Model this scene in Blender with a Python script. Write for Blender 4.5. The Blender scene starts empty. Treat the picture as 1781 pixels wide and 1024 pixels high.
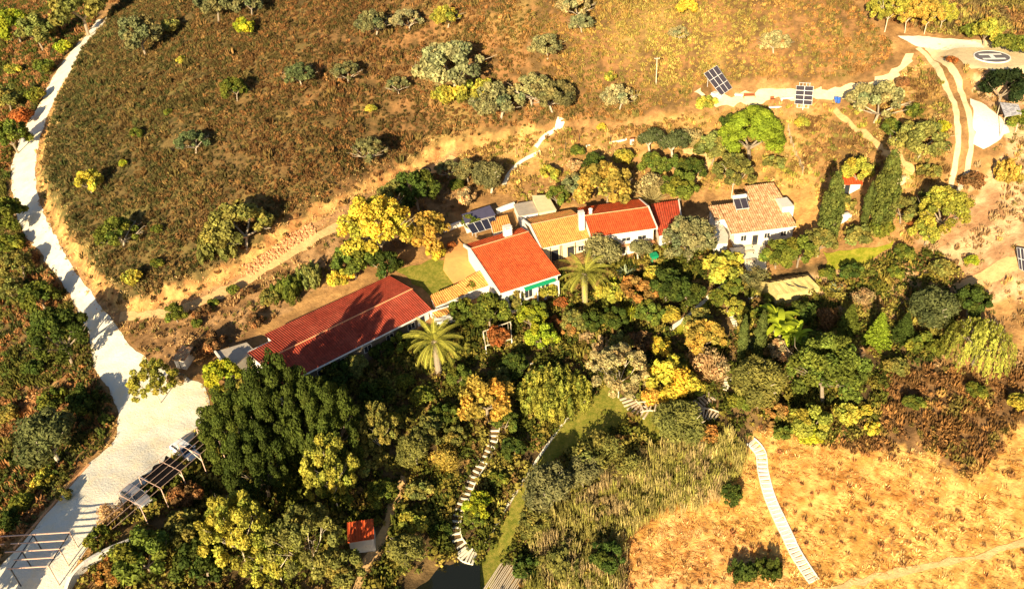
import bpy, math, random, numpy as np
from mathutils import Vector, Matrix
from mathutils.geometry import delaunay_2d_cdt
random.seed(7); RNG=np.random.default_rng(11)
SC=bpy.context.scene; COLL=SC.collection
# ---------------- camera, world, sun, exposure ----------------
F=1500.0; PITCH=math.radians(35); ROLL=math.radians(-4); CAM=np.array([0,0,82.0])
fw=np.array([0,math.cos(PITCH),-math.sin(PITCH)]); r0=np.array([1.0,0,0]); u0=np.array([0,math.sin(PITCH),math.cos(PITCH)])
RT=math.cos(ROLL)*r0+math.sin(ROLL)*u0; UP=-math.sin(ROLL)*r0+math.cos(ROLL)*u0
cd=bpy.data.cameras.new('camera'); cam=bpy.data.objects.new('camera',cd); COLL.objects.link(cam)
cam.matrix_world=Matrix(((RT[0],UP[0],-fw[0],0),(RT[1],UP[1],-fw[1],0),(RT[2],UP[2],-fw[2],82.0),(0,0,0,1)))
cd.sensor_width=36; cd.lens=36*F/1781; cd.clip_end=2000; cd.clip_start=1
SC.camera=cam
SUN_AZ=math.radians(19); SUN_EL=math.radians(20)       # azimuth the light travels towards (from +y to +x)
w=bpy.data.worlds.new('World'); SC.world=w; w.use_nodes=True
nt=w.node_tree; bg=nt.nodes['Background']; sky=nt.nodes.new('ShaderNodeTexSky'); sky.sky_type='NISHITA'; sky.sun_disc=False
sky.sun_elevation=SUN_EL; sky.sun_rotation=SUN_AZ+math.pi
nt.links.new(sky.outputs[0],bg.inputs[0]); bg.inputs[1].default_value=0.05
sl=bpy.data.lights.new('sun','SUN'); sl.energy=5.0; sl.angle=math.radians(0.5); sl.color=(1,.81,.51)
so=bpy.data.objects.new('sun',sl); COLL.objects.link(so)
so.rotation_euler=Vector((math.sin(SUN_AZ)*math.cos(SUN_EL),math.cos(SUN_AZ)*math.cos(SUN_EL),-math.sin(SUN_EL))).to_track_quat('-Z','Y').to_euler()
SC.view_settings.view_transform='Standard'; SC.view_settings.look='None'; SC.view_settings.exposure=1.2; SC.view_settings.gamma=1
# ---------------- terrain height from survey points ----------------
def ray(px,py): return fw+RT*((px-890.5)/F)+UP*((512-py)/F)
def plane(px,py,z):
    d=ray(px,py); t=(z-82.0)/d[2]; return CAM+d*t
CP=[(0,1100,-2),(240,862,0),(60,1000,0),(330,680,0.3),(215,650,0.6),(120,480,2),(50,330,4),(80,200,6.5),(165,50,10),
(0,600,-3),(0,850,-6),(0,400,1),(0,150,3),(60,20,8),
(450,480,4.5),(640,380,6.5),(780,270,9),
(300,420,8),(500,300,13),(300,200,16),(600,150,20),(260,40,20),(500,20,26),(850,10,29),(700,230,12),(1000,100,22.5),(1200,20,29),(1430,30,29.5),
(470,600,0.6),(730,530,1.8),(700,640,-1.5),(880,470,3.2),(1100,440,4),(1320,440,4.0),(1372,413,4.6),(1390,527,1.7),(1330,530,1.3),(1230,470,4),(1000,340,7),(1150,330,8),(1350,320,9),(1500,400,8),
(970,230,12.5),(1250,170,18),(1400,170,19),(1550,140,22),(1580,90,25),(1725,98,26.5),(1781,190,22),(1680,200,22.5),(1670,320,15),(1781,450,11),(1600,480,6),(1650,20,28),(1781,20,30),
(1050,550,0),(1250,560,0.5),(1450,560,2),(1700,600,3),(900,750,-5),(1100,720,-4),(1300,740,-3),(1600,760,-1),(1781,780,0),
(600,850,-5),(450,800,-3),(640,940,-7),(830,960,-9),(1000,950,-8.5),(1200,900,-7),(1350,900,-7),(1600,950,-6),(1781,1000,-5),(1200,1024,-10),(300,1000,-4)]
Pc=np.array([np.r_[plane(a,b,z)[:2],z] for a,b,z in CP])
Pc=np.vstack([Pc,np.array([(-160,20,-5),(160,20,-8),(0,20,-12),(-200,120,-4),(200,120,6),(-160,330,6),(160,330,34),(0,330,26),(0,250,31),(-230,230,0),(230,230,22)],float)])
Sz=100.0; nP=len(Pc); Qc=Pc[:,:2]/Sz
def _U(r2): return r2*np.log(r2+1e-9)*.5
A=np.zeros((nP+3,nP+3)); A[:nP,:nP]=_U(((Qc[:,None]-Qc[None])**2).sum(-1))+np.eye(nP)*0.002
A[:nP,nP]=1; A[:nP,nP+1:]=Qc; A[nP,:nP]=1; A[nP+1:,:nP]=Qc.T
Wt=np.linalg.solve(A,np.r_[Pc[:,2],0,0,0])
def tps(x,y):
    x=np.asarray(x,float)/Sz; y=np.asarray(y,float)/Sz
    z=Wt[nP]+Wt[nP+1]*x+Wt[nP+2]*y
    for i in range(nP): z=z+Wt[i]*_U((x-Qc[i,0])**2+(y-Qc[i,1])**2)
    return z
def h2(ix,iy,s=0):
    v=np.sin(ix*127.1+iy*311.7+s*74.7)*43758.5453; return v-np.floor(v)
def vnoise(x,y,s=0):
    ix=np.floor(x); iy=np.floor(y); fx=x-ix; fy=y-iy; fx=fx*fx*(3-2*fx); fy=fy*fy*(3-2*fy)
    a=h2(ix,iy,s);b=h2(ix+1,iy,s);c=h2(ix,iy+1,s);d=h2(ix+1,iy+1,s)
    return (a+(b-a)*fx)*(1-fy)+(c+(d-c)*fx)*fy
def fbm(x,y,s=0,o=4):
    t=0;a=.5
    for i in range(o): t=t+a*vnoise(x*2**i,y*2**i,s+i); a*=.5
    return t/(1-.5**o)
GX0,GX1,GY0,GY1,GS=-215.,190.,34.,345.,.6
gx=np.arange(GX0,GX1,GS); gy=np.arange(GY0,GY1,GS); NX,NY=len(gx),len(gy)
XX,YY=np.meshgrid(gx,gy)
HZ=tps(XX,YY)
def bil(G,x,y):
    u=np.clip((np.asarray(x)-GX0)/GS,0,NX-1.001); v=np.clip((np.asarray(y)-GY0)/GS,0,NY-1.001)
    i=u.astype(int); j=v.astype(int); fx=u-i; fy=v-j
    return (G[j,i]*(1-fx)+G[j,i+1]*fx)*(1-fy)+(G[j+1,i]*(1-fx)+G[j+1,i+1]*fx)*fy
def hz(x,y): return bil(HZ,x,y)
def at(px,py,h=0):
    d=ray(px,py); T=np.linspace(50,420,900); p=CAM[None]+d[None]*T[:,None]
    g=p[:,2]-hz(p[:,0],p[:,1])-h; k=max(1,int(np.argmax(g<0)))
    t=T[k-1]+(T[k]-T[k-1])*g[k-1]/(g[k-1]-g[k]); return CAM+d*t
def depth(p): return float((np.asarray(p)-CAM)@fw)
def proj(x,y,z):
    qx=np.asarray(x)-CAM[0];qy=np.asarray(y)-CAM[1];qz=np.asarray(z)-CAM[2]
    dz=qx*fw[0]+qy*fw[1]+qz*fw[2]
    return 890.5+F*(qx*RT[0]+qy*RT[1]+qz*RT[2])/dz, 512-F*(qx*UP[0]+qy*UP[1]+qz*UP[2])/dz
def W2(pts): return np.array([at(a,b)[:2] for a,b in pts])
def seg_dist(x,y,L):
    d=np.full(np.shape(x),1e9)
    for (ax,ay),(bx,by) in zip(L[:-1],L[1:]):
        vx,vy=bx-ax,by-ay; t=np.clip(((x-ax)*vx+(y-ay)*vy)/(vx*vx+vy*vy+1e-9),0,1)
        d=np.minimum(d,np.hypot(x-ax-t*vx,y-ay-t*vy))
    return d
def inside(x,y,Pg):
    c=np.zeros(np.shape(x),bool); n=len(Pg); m=(x>=Pg[:,0].min())&(x<=Pg[:,0].max())&(y>=Pg[:,1].min())&(y<=Pg[:,1].max())
    if not m.any(): return c
    xs=x[m];ys=y[m];cc=np.zeros(xs.shape,bool)
    for i in range(n):
        ax,ay=Pg[i];bx,by=Pg[i-1]
        k=((ay>ys)!=(by>ys)); cc^=k&(xs<(bx-ax)*(ys-ay)/((by-ay) if abs(by-ay)>1e-9 else 1e-9)+ax)
    c[m]=cc; return c
def sst(a): a=np.clip(a,0,1); return a*a*(3-2*a)
# the cut bank: the hill's foot stands up beside the road and the track
EDGE=[(185,35),(150,80),(118,140),(88,200),(70,260),(63,310),(80,370),(105,420),(140,470),(175,520),(210,545),(265,540),(330,518),(400,488),(430,465),(480,430),(545,388),(600,360),(660,330),(720,300),(778,268)]
EDGEW=W2(EDGE); HILLW=W2(EDGE+[(900,235),(1000,215),(1090,215),(1200,185),(1290,140),(1400,145),(1500,140),(1560,110),(1545,70),(1500,30),(1480,2),(900,2),(500,2),(230,2)])
inh=inside(XX,YY,HILLW); ed=seg_dist(XX,YY,EDGEW)
wob=(fbm(XX*.5,YY*.5,3)-.5)*2.2
BUMP=np.where(inh,1.9*sst((ed+wob*.8-.2)/2.6)*np.exp(-np.maximum(ed-3,0)/30),0)
HZ=HZ+BUMP+(fbm(XX*.25,YY*.25,9)-.5)*.5+(fbm(XX*.9,YY*.9,5,2)-.5)*.12
_h=plane(1725.5,98.5,26.9); _d=np.hypot(XX-_h[0],YY-_h[1]); _k=sst((9.5-_d)/4.5); HZ=HZ*(1-_k)+26.6*_k
# second cut, above the solar panels' terrace
CUT=[(1215,165),(1240,185),(1300,168),(1360,160),(1420,160),(1480,150),(1540,130),(1565,110)]
CUTW=W2(CUT)
# ---------------- materials ----------------
def mat(name,col,rough=.8,var=.0,scale=3.,bump=0.,bscale=8.,metal=0.,spec=.3,attr=None,objtint=False,trans=0.,streak=None,emit=None,col2=None):
    m=bpy.data.materials.new(name); m.use_nodes=True; n=m.node_tree.nodes; l=m.node_tree.links; b=n['Principled BSDF']
    b.inputs['Roughness'].default_value=rough; b.inputs['Metallic'].default_value=metal; b.inputs['Specular IOR Level'].default_value=spec
    tc=n.new('ShaderNodeTexCoord'); src=None
    if attr:
        a=n.new('ShaderNodeAttribute'); a.attribute_name=attr; src=a.outputs['Color']
    else:
        r=n.new('ShaderNodeRGB'); r.outputs[0].default_value=(*col,1); src=r.outputs[0]
    def mul(s1,s2,f=1.,bt='MULTIPLY'):
        x=n.new('ShaderNodeMix'); x.data_type='RGBA'; x.blend_type=bt
        if isinstance(f,float): x.inputs[0].default_value=f
        else: l.new(f,x.inputs[0])
        l.new(s1,x.inputs[6]); l.new(s2,x.inputs[7]); return x.outputs[2]
    if objtint:
        oi=n.new('ShaderNodeObjectInfo'); src=mul(src,oi.outputs['Color'])
    if col2 is not None:
        nz=n.new('ShaderNodeTexNoise'); nz.inputs['Scale'].default_value=scale; nz.inputs['Detail'].default_value=8; nz.inputs['Roughness'].default_value=.7
        l.new(tc.outputs['Object'],nz.inputs['Vector']); cr=n.new('ShaderNodeValToRGB'); cr.color_ramp.elements[0].position=.4; cr.color_ramp.elements[1].position=.62
        l.new(nz.outputs['Fac'],cr.inputs[0]); r2=n.new('ShaderNodeRGB'); r2.outputs[0].default_value=(*col2,1)
        src=mul(src,r2.outputs[0],cr.outputs[0],'MIX')
    if var>0:
        nz=n.new('ShaderNodeTexNoise'); nz.inputs['Scale'].default_value=scale; nz.inputs['Detail'].default_value=10; nz.inputs['Roughness'].default_value=.72
        l.new(tc.outputs['Object'],nz.inputs['Vector'])
        mr=n.new('ShaderNodeMapRange'); mr.inputs[1].default_value=.3; mr.inputs[2].default_value=.7; mr.inputs[3].default_value=1-var; mr.inputs[4].default_value=1+var*.6
        l.new(nz.outputs['Fac'],mr.inputs[0]); cx=n.new('ShaderNodeCombineColor')
        for i in range(3): l.new(mr.outputs[0],cx.inputs[i])
        src=mul(src,cx.outputs[0])
    if streak:   # tile courses: per-tile tint in object space
        mp=n.new('ShaderNodeMapping'); mp.inputs['Scale'].default_value=(1/streak,1/.38,1/.38) ; l.new(tc.outputs['Object'],mp.inputs[0])
        vo=n.new('ShaderNodeTexVoronoi'); vo.feature='F1'; vo.inputs['Scale'].default_value=1.; vo.inputs['Randomness'].default_value=.35; l.new(mp.outputs[0],vo.inputs['Vector'])
        hs=n.new('ShaderNodeSeparateColor'); l.new(vo.outputs['Color'],hs.inputs[0])
        mr=n.new('ShaderNodeMapRange'); mr.inputs[3].default_value=.7; mr.inputs[4].default_value=1.15; l.new(hs.outputs[0],mr.inputs[0])
        cx=n.new('ShaderNodeCombineColor')
        for i in range(3): l.new(mr.outputs[0],cx.inputs[i])
        src=mul(src,cx.outputs[0])
    l.new(src,b.inputs['Base Color'])
    if bump>0:
        nz=n.new('ShaderNodeTexNoise'); nz.inputs['Scale'].default_value=bscale; nz.inputs['Detail'].default_value=8; nz.inputs['Roughness'].default_value=.7
        l.new(tc.outputs['Object'],nz.inputs['Vector']); bp=n.new('ShaderNodeBump'); bp.inputs['Strength'].default_value=bump; bp.inputs['Distance'].default_value=.25
        l.new(nz.outputs['Fac'],bp.inputs['Height']); l.new(bp.outputs[0],b.inputs['Normal'])
    if trans>0:
        t=n.new('ShaderNodeBsdfTranslucent'); l.new(src,t.inputs[0]); ms=n.new('ShaderNodeMixShader'); ms.inputs[0].default_value=trans
        l.new(b.outputs[0],ms.inputs[1]); l.new(t.outputs[0],ms.inputs[2]); l.new(ms.outputs[0],n['Material Output'].inputs[0])
    return m
M=dict(
 ground=mat('ground',(1,1,1),.95,.45,.9,.9,1.6,attr='Col',spec=.1),
 leaf=mat('leaf',(1,1,1),.75,0,attr='Col',objtint=True,trans=.22,spec=.12),
 tuft=mat('dry_growth',(1,1,1),.85,0,attr='Col',trans=.15,spec=.08),
 bark=mat('bark',(.30,.24,.17),.9,.3,4.),
 oakbark=mat('oak_bark',(.46,.38,.28),.9,.3,4.),
 palebark=mat('pale_bark',(.62,.53,.40),.9,.25,4.),
 gravel=mat('white_gravel',(.90,.86,.75),.95,.25,.45,.5,3.,spec=.1,col2=(.80,.69,.50)),
 dirt=mat('orange_dirt',(.66,.42,.19),.95,.3,1.,.6,3.,spec=.1),
 straw=mat('pale_dirt',(.80,.62,.36),.95,.25,.8,.5,3.,spec=.1),
 slab=mat('pale_paving',(.80,.72,.56),.9,.2,1.2,.2,6.),
 lawn=mat('lawn',(.20,.22,.03),.95,.35,1.5,.6,9.,spec=.05,col2=(.30,.25,.05)),
 lawn2=mat('bright_lawn',(.25,.28,.02),.95,.3,1.2,.6,9.,spec=.05,col2=(.36,.31,.04)),
 white=mat('whitewash',(.84,.81,.76),.85,.28,1.1,.25,4.,col2=(.74,.68,.58)),
 cream=mat('cream_wall',(.85,.70,.42),.85,.1,1.5),
 redtile=mat('red_tile',(.58,.075,.03),.8,.4,.7,streak=.34,col2=(.44,.09,.04)),
 barntile=mat('deep_red_tile',(.38,.052,.026),.85,.4,.35,streak=.42,col2=(.34,.065,.035)),
 orangetile=mat('orange_tile',(.70,.105,.025),.8,.32,.5,streak=.34,col2=(.60,.11,.03)),
 yellowtile=mat('yellow_tile',(.84,.42,.11),.85,.35,.8,streak=.34,col2=(.66,.26,.07)),
 oldtile=mat('old_tile',(.66,.31,.14),.9,.4,1.6,.4,5.,streak=.38,col2=(.60,.44,.25)),
 ridge=mat('ridge_mortar',(.74,.33,.16),.9,.3,3.),
 terra=mat('terracotta_paving',(.82,.42,.13),.85,.2,1.,col2=(.70,.30,.10)),
 concrete=mat('concrete',(.48,.41,.33),.9,.25,1.2,.2,5.),
 beige=mat('beige_sheet',(.66,.56,.33),.8,.2,.9),
 canvas=mat('olive_canvas',(.50,.40,.15),.85,.2,.9,.3,2.5,col2=(.58,.46,.2)),
 canvasred=mat('rusty_canvas',(.45,.22,.08),.85,.3,1.2),
 wood=mat('weathered_wood',(.66,.55,.40),.85,.25,4.),
 pinkmetal=mat('painted_steel',(.62,.42,.33),.6,.15,3.),
 palewood=mat('pale_stone',(.84,.78,.62),.9,.2,3.),
 panel=mat('solar_glass',(.04,.035,.05),.65,.0,metal=.0,spec=.08),
 panelb=mat('dark_glass',(.015,.016,.03),.3,.0,spec=.3),
 alu=mat('aluminium',(.58,.57,.57),.5,.05,3.,metal=.2),
 dark=mat('dark_steel',(.05,.045,.045),.6,.1,3.),
 net=mat('dark_netting',(.010,.009,.010),1.,.2,2.,spec=.0),
 asphalt=mat('helipad_grey',(.17,.155,.17),.9,.25,1.5),
 paint=mat('white_paint',(.86,.84,.80),.8,.1,2.),
 glass=mat('window_glass',(.03,.035,.045),.08,.0,spec=.7),
 carwhite=mat('white_car_paint',(.82,.83,.86),.25,.03,2.,spec=.5),
 carsilver=mat('silver_car_paint',(.30,.30,.33),.35,.03,2.,metal=.2,spec=.5),
 tyre=mat('tyre',(.03,.03,.03),.85),
 red=mat('red_glass',(.5,.02,.02),.3), amber=mat('lamp_glass',(.8,.78,.7),.2),
 blue=mat('blue_plastic',(.03,.12,.50),.5,.1,3.), green=mat('green_paint',(.01,.28,.13),.5,.1,3.),
 pond=mat('pond_water',(.012,.014,.010),.08,.0,spec=.5),
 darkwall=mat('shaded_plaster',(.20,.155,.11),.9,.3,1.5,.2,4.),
 rust=mat('rust',(.33,.10,.04),.9,.3,5.), rock=mat('reddish_rock',(.72,.36,.17),.95,.35,2.,.4,6.),
 fruit=mat('palm_fruit',(.55,.20,.04),.9,.2,6.), grey=mat('grey_tarp',(.30,.29,.33),.8,.3,3.,col2=(.6,.58,.6)),
)
# ---------------- mesh helpers ----------------
class MB:
    def __init__(s): s.v=[];s.f=[]
    def add(s,V,Fc):
        k=len(s.v); s.v+= [tuple(map(float,p)) for p in V]; s.f+=[tuple(i+k for i in f) for f in Fc]; return s
    def box(s,x0,x1,y0,y1,z0,z1):
        return s.add([(x0,y0,z0),(x1,y0,z0),(x1,y1,z0),(x0,y1,z0),(x0,y0,z1),(x1,y0,z1),(x1,y1,z1),(x0,y1,z1)],[(3,2,1,0),(4,5,6,7),(0,1,5,4),(1,2,6,5),(2,3,7,6),(3,0,4,7)])
    def hexa(s,a): return s.add(a,[(3,2,1,0),(4,5,6,7),(0,1,5,4),(1,2,6,5),(2,3,7,6),(3,0,4,7)])
    def prism(s,poly,z0,z1):
        n=len(poly); V=[(p[0],p[1],z0) for p in poly]+[(p[0],p[1],z1) for p in poly]
        a=sum(poly[i-1][0]*poly[i][1]-poly[i][0]*poly[i-1][1] for i in range(n))
        Fc=[tuple(range(n-1,-1,-1)),tuple(range(n,2*n))]+[(i,(i+1)%n,(i+1)%n+n,i+n) for i in range(n)]
        if a<0: Fc=[f[::-1] for f in Fc]
        return s.add(V,Fc)
    def tube(s,p,q,r,r2=None,n=6,cap=True):
        p=Vector(p);q=Vector(q);d=(q-p)
        if d.length<1e-6: return s
        d.normalize(); a=d.orthogonal().normalized(); b=d.cross(a); r2=r if r2 is None else r2
        V=[p+(a*math.cos(t)+b*math.sin(t))*r for t in [2*math.pi*i/n for i in range(n)]]+[q+(a*math.cos(t)+b*math.sin(t))*r2 for t in [2*math.pi*i/n for i in range(n)]]
        Fc=[(i,(i+1)%n,(i+1)%n+n,i+n) for i in range(n)]
        if cap: Fc+=[tuple(range(n-1,-1,-1)),tuple(range(n,2*n))]
        return s.add(V,Fc)
    def bar(s,p,q,wd,ht):   # rectangular beam
        p=Vector(p);q=Vector(q);d=(q-p).normalized(); up=Vector((0,0,1))
        if abs(d.z)>.95: up=Vector((0,1,0))
        a=d.cross(up).normalized()*wd/2; b=a.cross(d).normalized()*ht/2
        return s.hexa([p-a-b,p+a-b,q+a-b,q-a-b,p-a+b,p+a+b,q+a+b,q-a+b])
    def build(s,name,m,parent=None,smooth=False,loc=None):
        me=bpy.data.meshes.new(name); me.from_pydata(s.v,[],s.f); me.materials.append(m); me.update()
        if smooth:
            for p in me.polygons: p.use_smooth=True
        o=bpy.data.objects.new(name,me); COLL.objects.link(o)
        if parent: o.parent=parent
        if loc is not None: o.location=loc
        return o
def npmesh(name,V,Fq,m,cols=None,smooth=False):
    me=bpy.data.meshes.new(name); V=np.asarray(V,np.float32); Fq=np.asarray(Fq,np.int32); k=Fq.shape[1]
    me.vertices.add(len(V)); me.vertices.foreach_set('co',V.ravel()); me.loops.add(Fq.size); me.loops.foreach_set('vertex_index',Fq.ravel())
    me.polygons.add(len(Fq)); me.polygons.foreach_set('loop_start',np.arange(0,Fq.size,k,dtype=np.int32)); me.polygons.foreach_set('loop_total',np.full(len(Fq),k,np.int32))
    if smooth: me.polygons.foreach_set('use_smooth',np.ones(len(Fq),bool))
    me.update(calc_edges=True)
    if cols is not None:
        a=me.color_attributes.new('Col','FLOAT_COLOR','POINT'); c=np.ones((len(V),4),np.float32); c[:,:3]=cols; a.data.foreach_set('color',c.ravel())
    me.materials.append(m); return me
def linkmesh(name,me,parent=None):
    o=bpy.data.objects.new(name,me); COLL.objects.link(o)
    if parent: o.parent=parent
    return o
def tag(o,label=None,cat=None,group=None,kind=None):
    if label: o['label']=label
    if cat: o['category']=cat
    if group: o['group']=group
    if kind: o['kind']=kind
    return o
def thing(name,label,cat,loc,rz=0,group=None):
    o=bpy.data.objects.new(name,None); o.empty_display_size=.3; COLL.objects.link(o); o.location=tuple(float(v) for v in loc); o.rotation_euler=(0,0,rz)
    return tag(o,label,cat,group)
"""ZONES"""
# ---------------- ground ----------------
EXC=np.zeros(XX.shape,bool)
def exclude_w(P2,grow=0.3):
    global EXC
    P2=np.asarray(P2); m=inside(XX,YY,P2)
    if grow: m|=seg_dist(XX,YY,list(P2)+[P2[0]])<grow
    EXC|=m
wx=XX+(fbm(XX*.35,YY*.35,21)-.5)*5+(fbm(XX*1.3,YY*1.3,22)-.5)*1.6; wy=YY+(fbm(XX*.35,YY*.35,31)-.5)*5+(fbm(XX*1.3,YY*1.3,32)-.5)*1.6
n1=fbm(XX*.12,YY*.12,1)[...,None]; n2=fbm(XX*.5,YY*.5,2)[...,None]; n3=fbm(XX*1.1,YY*1.1,4)[...,None]
def mixc(a,b,t): return np.asarray(a)*(1-t)+np.asarray(b)*t
COLG=mixc((.30,.165,.065),(.46,.26,.10),sst((n2-.35)*3))
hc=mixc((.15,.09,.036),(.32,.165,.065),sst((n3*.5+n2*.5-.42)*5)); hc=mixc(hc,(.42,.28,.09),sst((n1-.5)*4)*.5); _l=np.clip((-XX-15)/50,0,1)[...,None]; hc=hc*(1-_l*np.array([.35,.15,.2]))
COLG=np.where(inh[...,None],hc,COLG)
def zone(px,c1,c2,t=n2,op=1.,warp=True):
    P2=W2(px); m=inside(wx if warp else XX,wy if warp else YY,P2)[...,None]*op
    global COLG
    COLG=COLG*(1-m)+mixc(c1,c2,sst((t-.35)*3.3))*m
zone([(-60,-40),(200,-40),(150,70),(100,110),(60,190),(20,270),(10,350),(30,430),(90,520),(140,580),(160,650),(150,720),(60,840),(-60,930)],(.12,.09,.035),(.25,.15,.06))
zone([(0,640),(150,640),(190,700),(180,760),(110,860),(60,900),(-50,960),(-60,700)],(.30,.15,.06),(.44,.27,.11))
zone([(205,560),(330,530),(480,455),(620,380),(780,280),(800,330),(700,440),(560,500),(440,580),(370,625),(300,640),(240,615)],(.22,.12,.05),(.44,.26,.12))
zone([(780,262),(900,225),(1000,232),(1110,232),(1210,205),(1240,215),(1200,262),(1100,262),(1000,262),(940,300),(860,340),(800,330)],(.26,.15,.05),(.54,.31,.11))
zone([(1120,200),(1260,190),(1480,190),(1560,250),(1560,300),(1400,300),(1300,330),(1230,330),(1180,260)],(.24,.14,.045),(.50,.29,.10))
zone([(1350,300),(1400,300),(1435,330),(1435,400),(1395,400)],(.70,.40,.12),(.52,.27,.09))
zone([(1560,110),(1620,110),(1660,220),(1650,320),(1580,320),(1560,230),(1540,160)],(.50,.28,.10),(.74,.46,.18))
zone([(1690,110),(1900,130),(1900,520),(1640,520),(1600,420),(1680,340),(1750,260)],(.40,.22,.11),(.66,.44,.24))
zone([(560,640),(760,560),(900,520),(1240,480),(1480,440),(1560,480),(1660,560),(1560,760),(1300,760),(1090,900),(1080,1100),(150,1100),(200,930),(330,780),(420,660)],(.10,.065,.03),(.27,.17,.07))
zone([(1400,480),(1560,440),(1660,500),(1640,560),(1480,620),(1400,560)],(.42,.24,.12),(.62,.40,.20))
zone([(1540,640),(1700,660),(1900,640),(1900,720),(1781,720),(1720,800),(1690,850),(1600,780),(1520,780)],(.16,.09,.04),(.34,.19,.08))
FIELD=[(1080,1150),(1085,930),(1190,850),(1280,790),(1330,735),(1430,765),(1540,790),(1610,770),(1690,830),(1790,720),(2000,700),(2000,1150)]
zone(FIELD,(.56,.29,.07),(.80,.50,.16),n3)
zone([(1090,1080),(1090,950),(1180,900),(1270,930),(1360,1000),(1380,1080)],(.60,.30,.09),(.76,.46,.19),n3,.7)
zone([(1330,790),(1420,790),(1560,830),(1640,850),(1600,890),(1470,860),(1350,880)],(.46,.20,.045),(.74,.40,.12),n3,.9)
MIDP=[(1385,205),(1470,198),(1555,280),(1555,312),(1480,300),(1400,300)]; MIDQ=[(1590,135),(1622,120),(1650,200),(1650,320),(1600,335),(1570,250)]
zone(MIDP,(.20,.12,.045),(.40,.22,.08)); zone(MIDQ,(.24,.15,.05),(.46,.27,.09))
bm=(inh&(ed+wob*1.3<1.7)&(ed+wob*.8>.0))[...,None]
COLG=np.where(bm,mixc((.66,.40,.14),(.46,.22,.08),sst((n3-.4)*4)),COLG)
bm2=((~inh)&(ed<1.6))[...,None]*.7; COLG=COLG*(1-bm2)+mixc((.58,.34,.16),(.40,.22,.10),n3)*bm2
idx=np.arange(NX*NY).reshape(NY,NX)
Fq=np.stack([idx[:-1,:-1],idx[:-1,1:],idx[1:,1:],idx[1:,:-1]],-1).reshape(-1,4)
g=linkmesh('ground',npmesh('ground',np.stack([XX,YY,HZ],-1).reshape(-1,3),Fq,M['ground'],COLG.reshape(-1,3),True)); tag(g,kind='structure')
# far skirt of land beyond the surveyed sheet
mb=MB(); R=[(GX0+.5,GY0+.5),(GX1-1.5,GY0+.5),(GX1-1.5,GY1-1.5),(GX0+.5,GY1-1.5)]
ring=[];N=24
for i in range(4):
    a=R[i];b=R[(i+1)%4]
    for k in range(N): t=k/N; ring.append((a[0]+(b[0]-a[0])*t,a[1]+(b[1]-a[1])*t))
V=[(x,y,float(hz(x,y))-.05) for x,y in ring]; cxm,cym=(GX0+GX1)/2,(GY0+GY1)/2
V+=[(cxm+(x-cxm)*7,cym+(y-cym)*7,float(hz(x,y))*.5-8) for x,y in ring]; n=len(ring)
mb.add(V,[(i,i+n,(i+1)%n+n,(i+1)%n) for i in range(n)]); hm=mat('hills',(.26,.16,.07),.95,.35,.03,spec=.05)
tag(mb.build('hills',hm),kind='structure')
SHEETS=0
def sheet(name,P2,m,off=.07,step=.8,edge=.25,kind='structure',label=None,cat=None,excl=True,flat=None,thick=0):
    """drape a polygon (world xy) over the ground"""
    global SHEETS; SHEETS+=1; off=off+SHEETS*.0005
    P2=[tuple(p) for p in P2]; B=[]
    for i in range(len(P2)):
        a=np.array(P2[i]);b=np.array(P2[(i+1)%len(P2)]);L=np.hypot(*(b-a)); k=max(1,int(L/step)); nn=np.array([-(b-a)[1],(b-a)[0]])/max(L,1e-6)
        for j in range(k):
            q=a+(b-a)*j/k
            if edge: q=q+np.array([float(vnoise(q[0]*.7,q[1]*.7,3))-.5,float(vnoise(q[0]*.7,q[1]*.7,8))-.5])*3.2*edge+nn*(random.random()-.5)*.5*edge
            B.append(q)
    B=np.array(B); x0,y0=B.min(0);x1,y1=B.max(0)
    gx_,gy_=np.meshgrid(np.arange(x0,x1,step),np.arange(y0,y1,step)); gx_=gx_.ravel();gy_=gy_.ravel()
    ok=inside(gx_,gy_,B)&(seg_dist(gx_,gy_,list(B)+[B[0]])>step*.35)
    P=[Vector(p) for p in B]+[Vector((a,b)) for a,b in zip(gx_[ok],gy_[ok])]; nb=len(B)
    r=delaunay_2d_cdt(P,[(i,(i+1)%nb) for i in range(nb)],[],1,1e-4)
    V=[(p.x,p.y,float(hz(p.x,p.y))+off if flat is None else flat) for p in r[0]]
    Fs=[tuple(f) if (r[0][f[1]]-r[0][f[0]]).cross(r[0][f[2]]-r[0][f[0]])>0 else tuple(f)[::-1] for f in r[2]]
    mb=MB(); mb.add(V,Fs)
    if thick:
        k=len(V); 
        for i in range(nb):
            j=(i+1)%nb; pa=B[i];pb=B[j]; za=(float(hz(*pa))+off if flat is None else flat); zb=(float(hz(*pb))+off if flat is None else flat)
            mb.add([(pa[0],pa[1],za-thick),(pb[0],pb[1],zb-thick),(pb[0],pb[1],zb),(pa[0],pa[1],za)],[(0,1,2,3)])
    o=mb.build(name,m,smooth=(flat is None and not thick))
    if kind: o['kind']=kind
    tag(o,label,cat)
    if excl: exclude_w(B,.1)
    return o
def ribbon(pts,wd):
    P=np.array(pts); T=np.gradient(P,axis=0); T/=np.linalg.norm(T,axis=1)[:,None]; Nn=np.stack([-T[:,1],T[:,0]],1)
    wd=np.broadcast_to(np.asarray(wd,float),(len(P),))[:,None]
    return np.vstack([P+Nn*wd/2,(P-Nn*wd/2)[::-1]])
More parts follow.
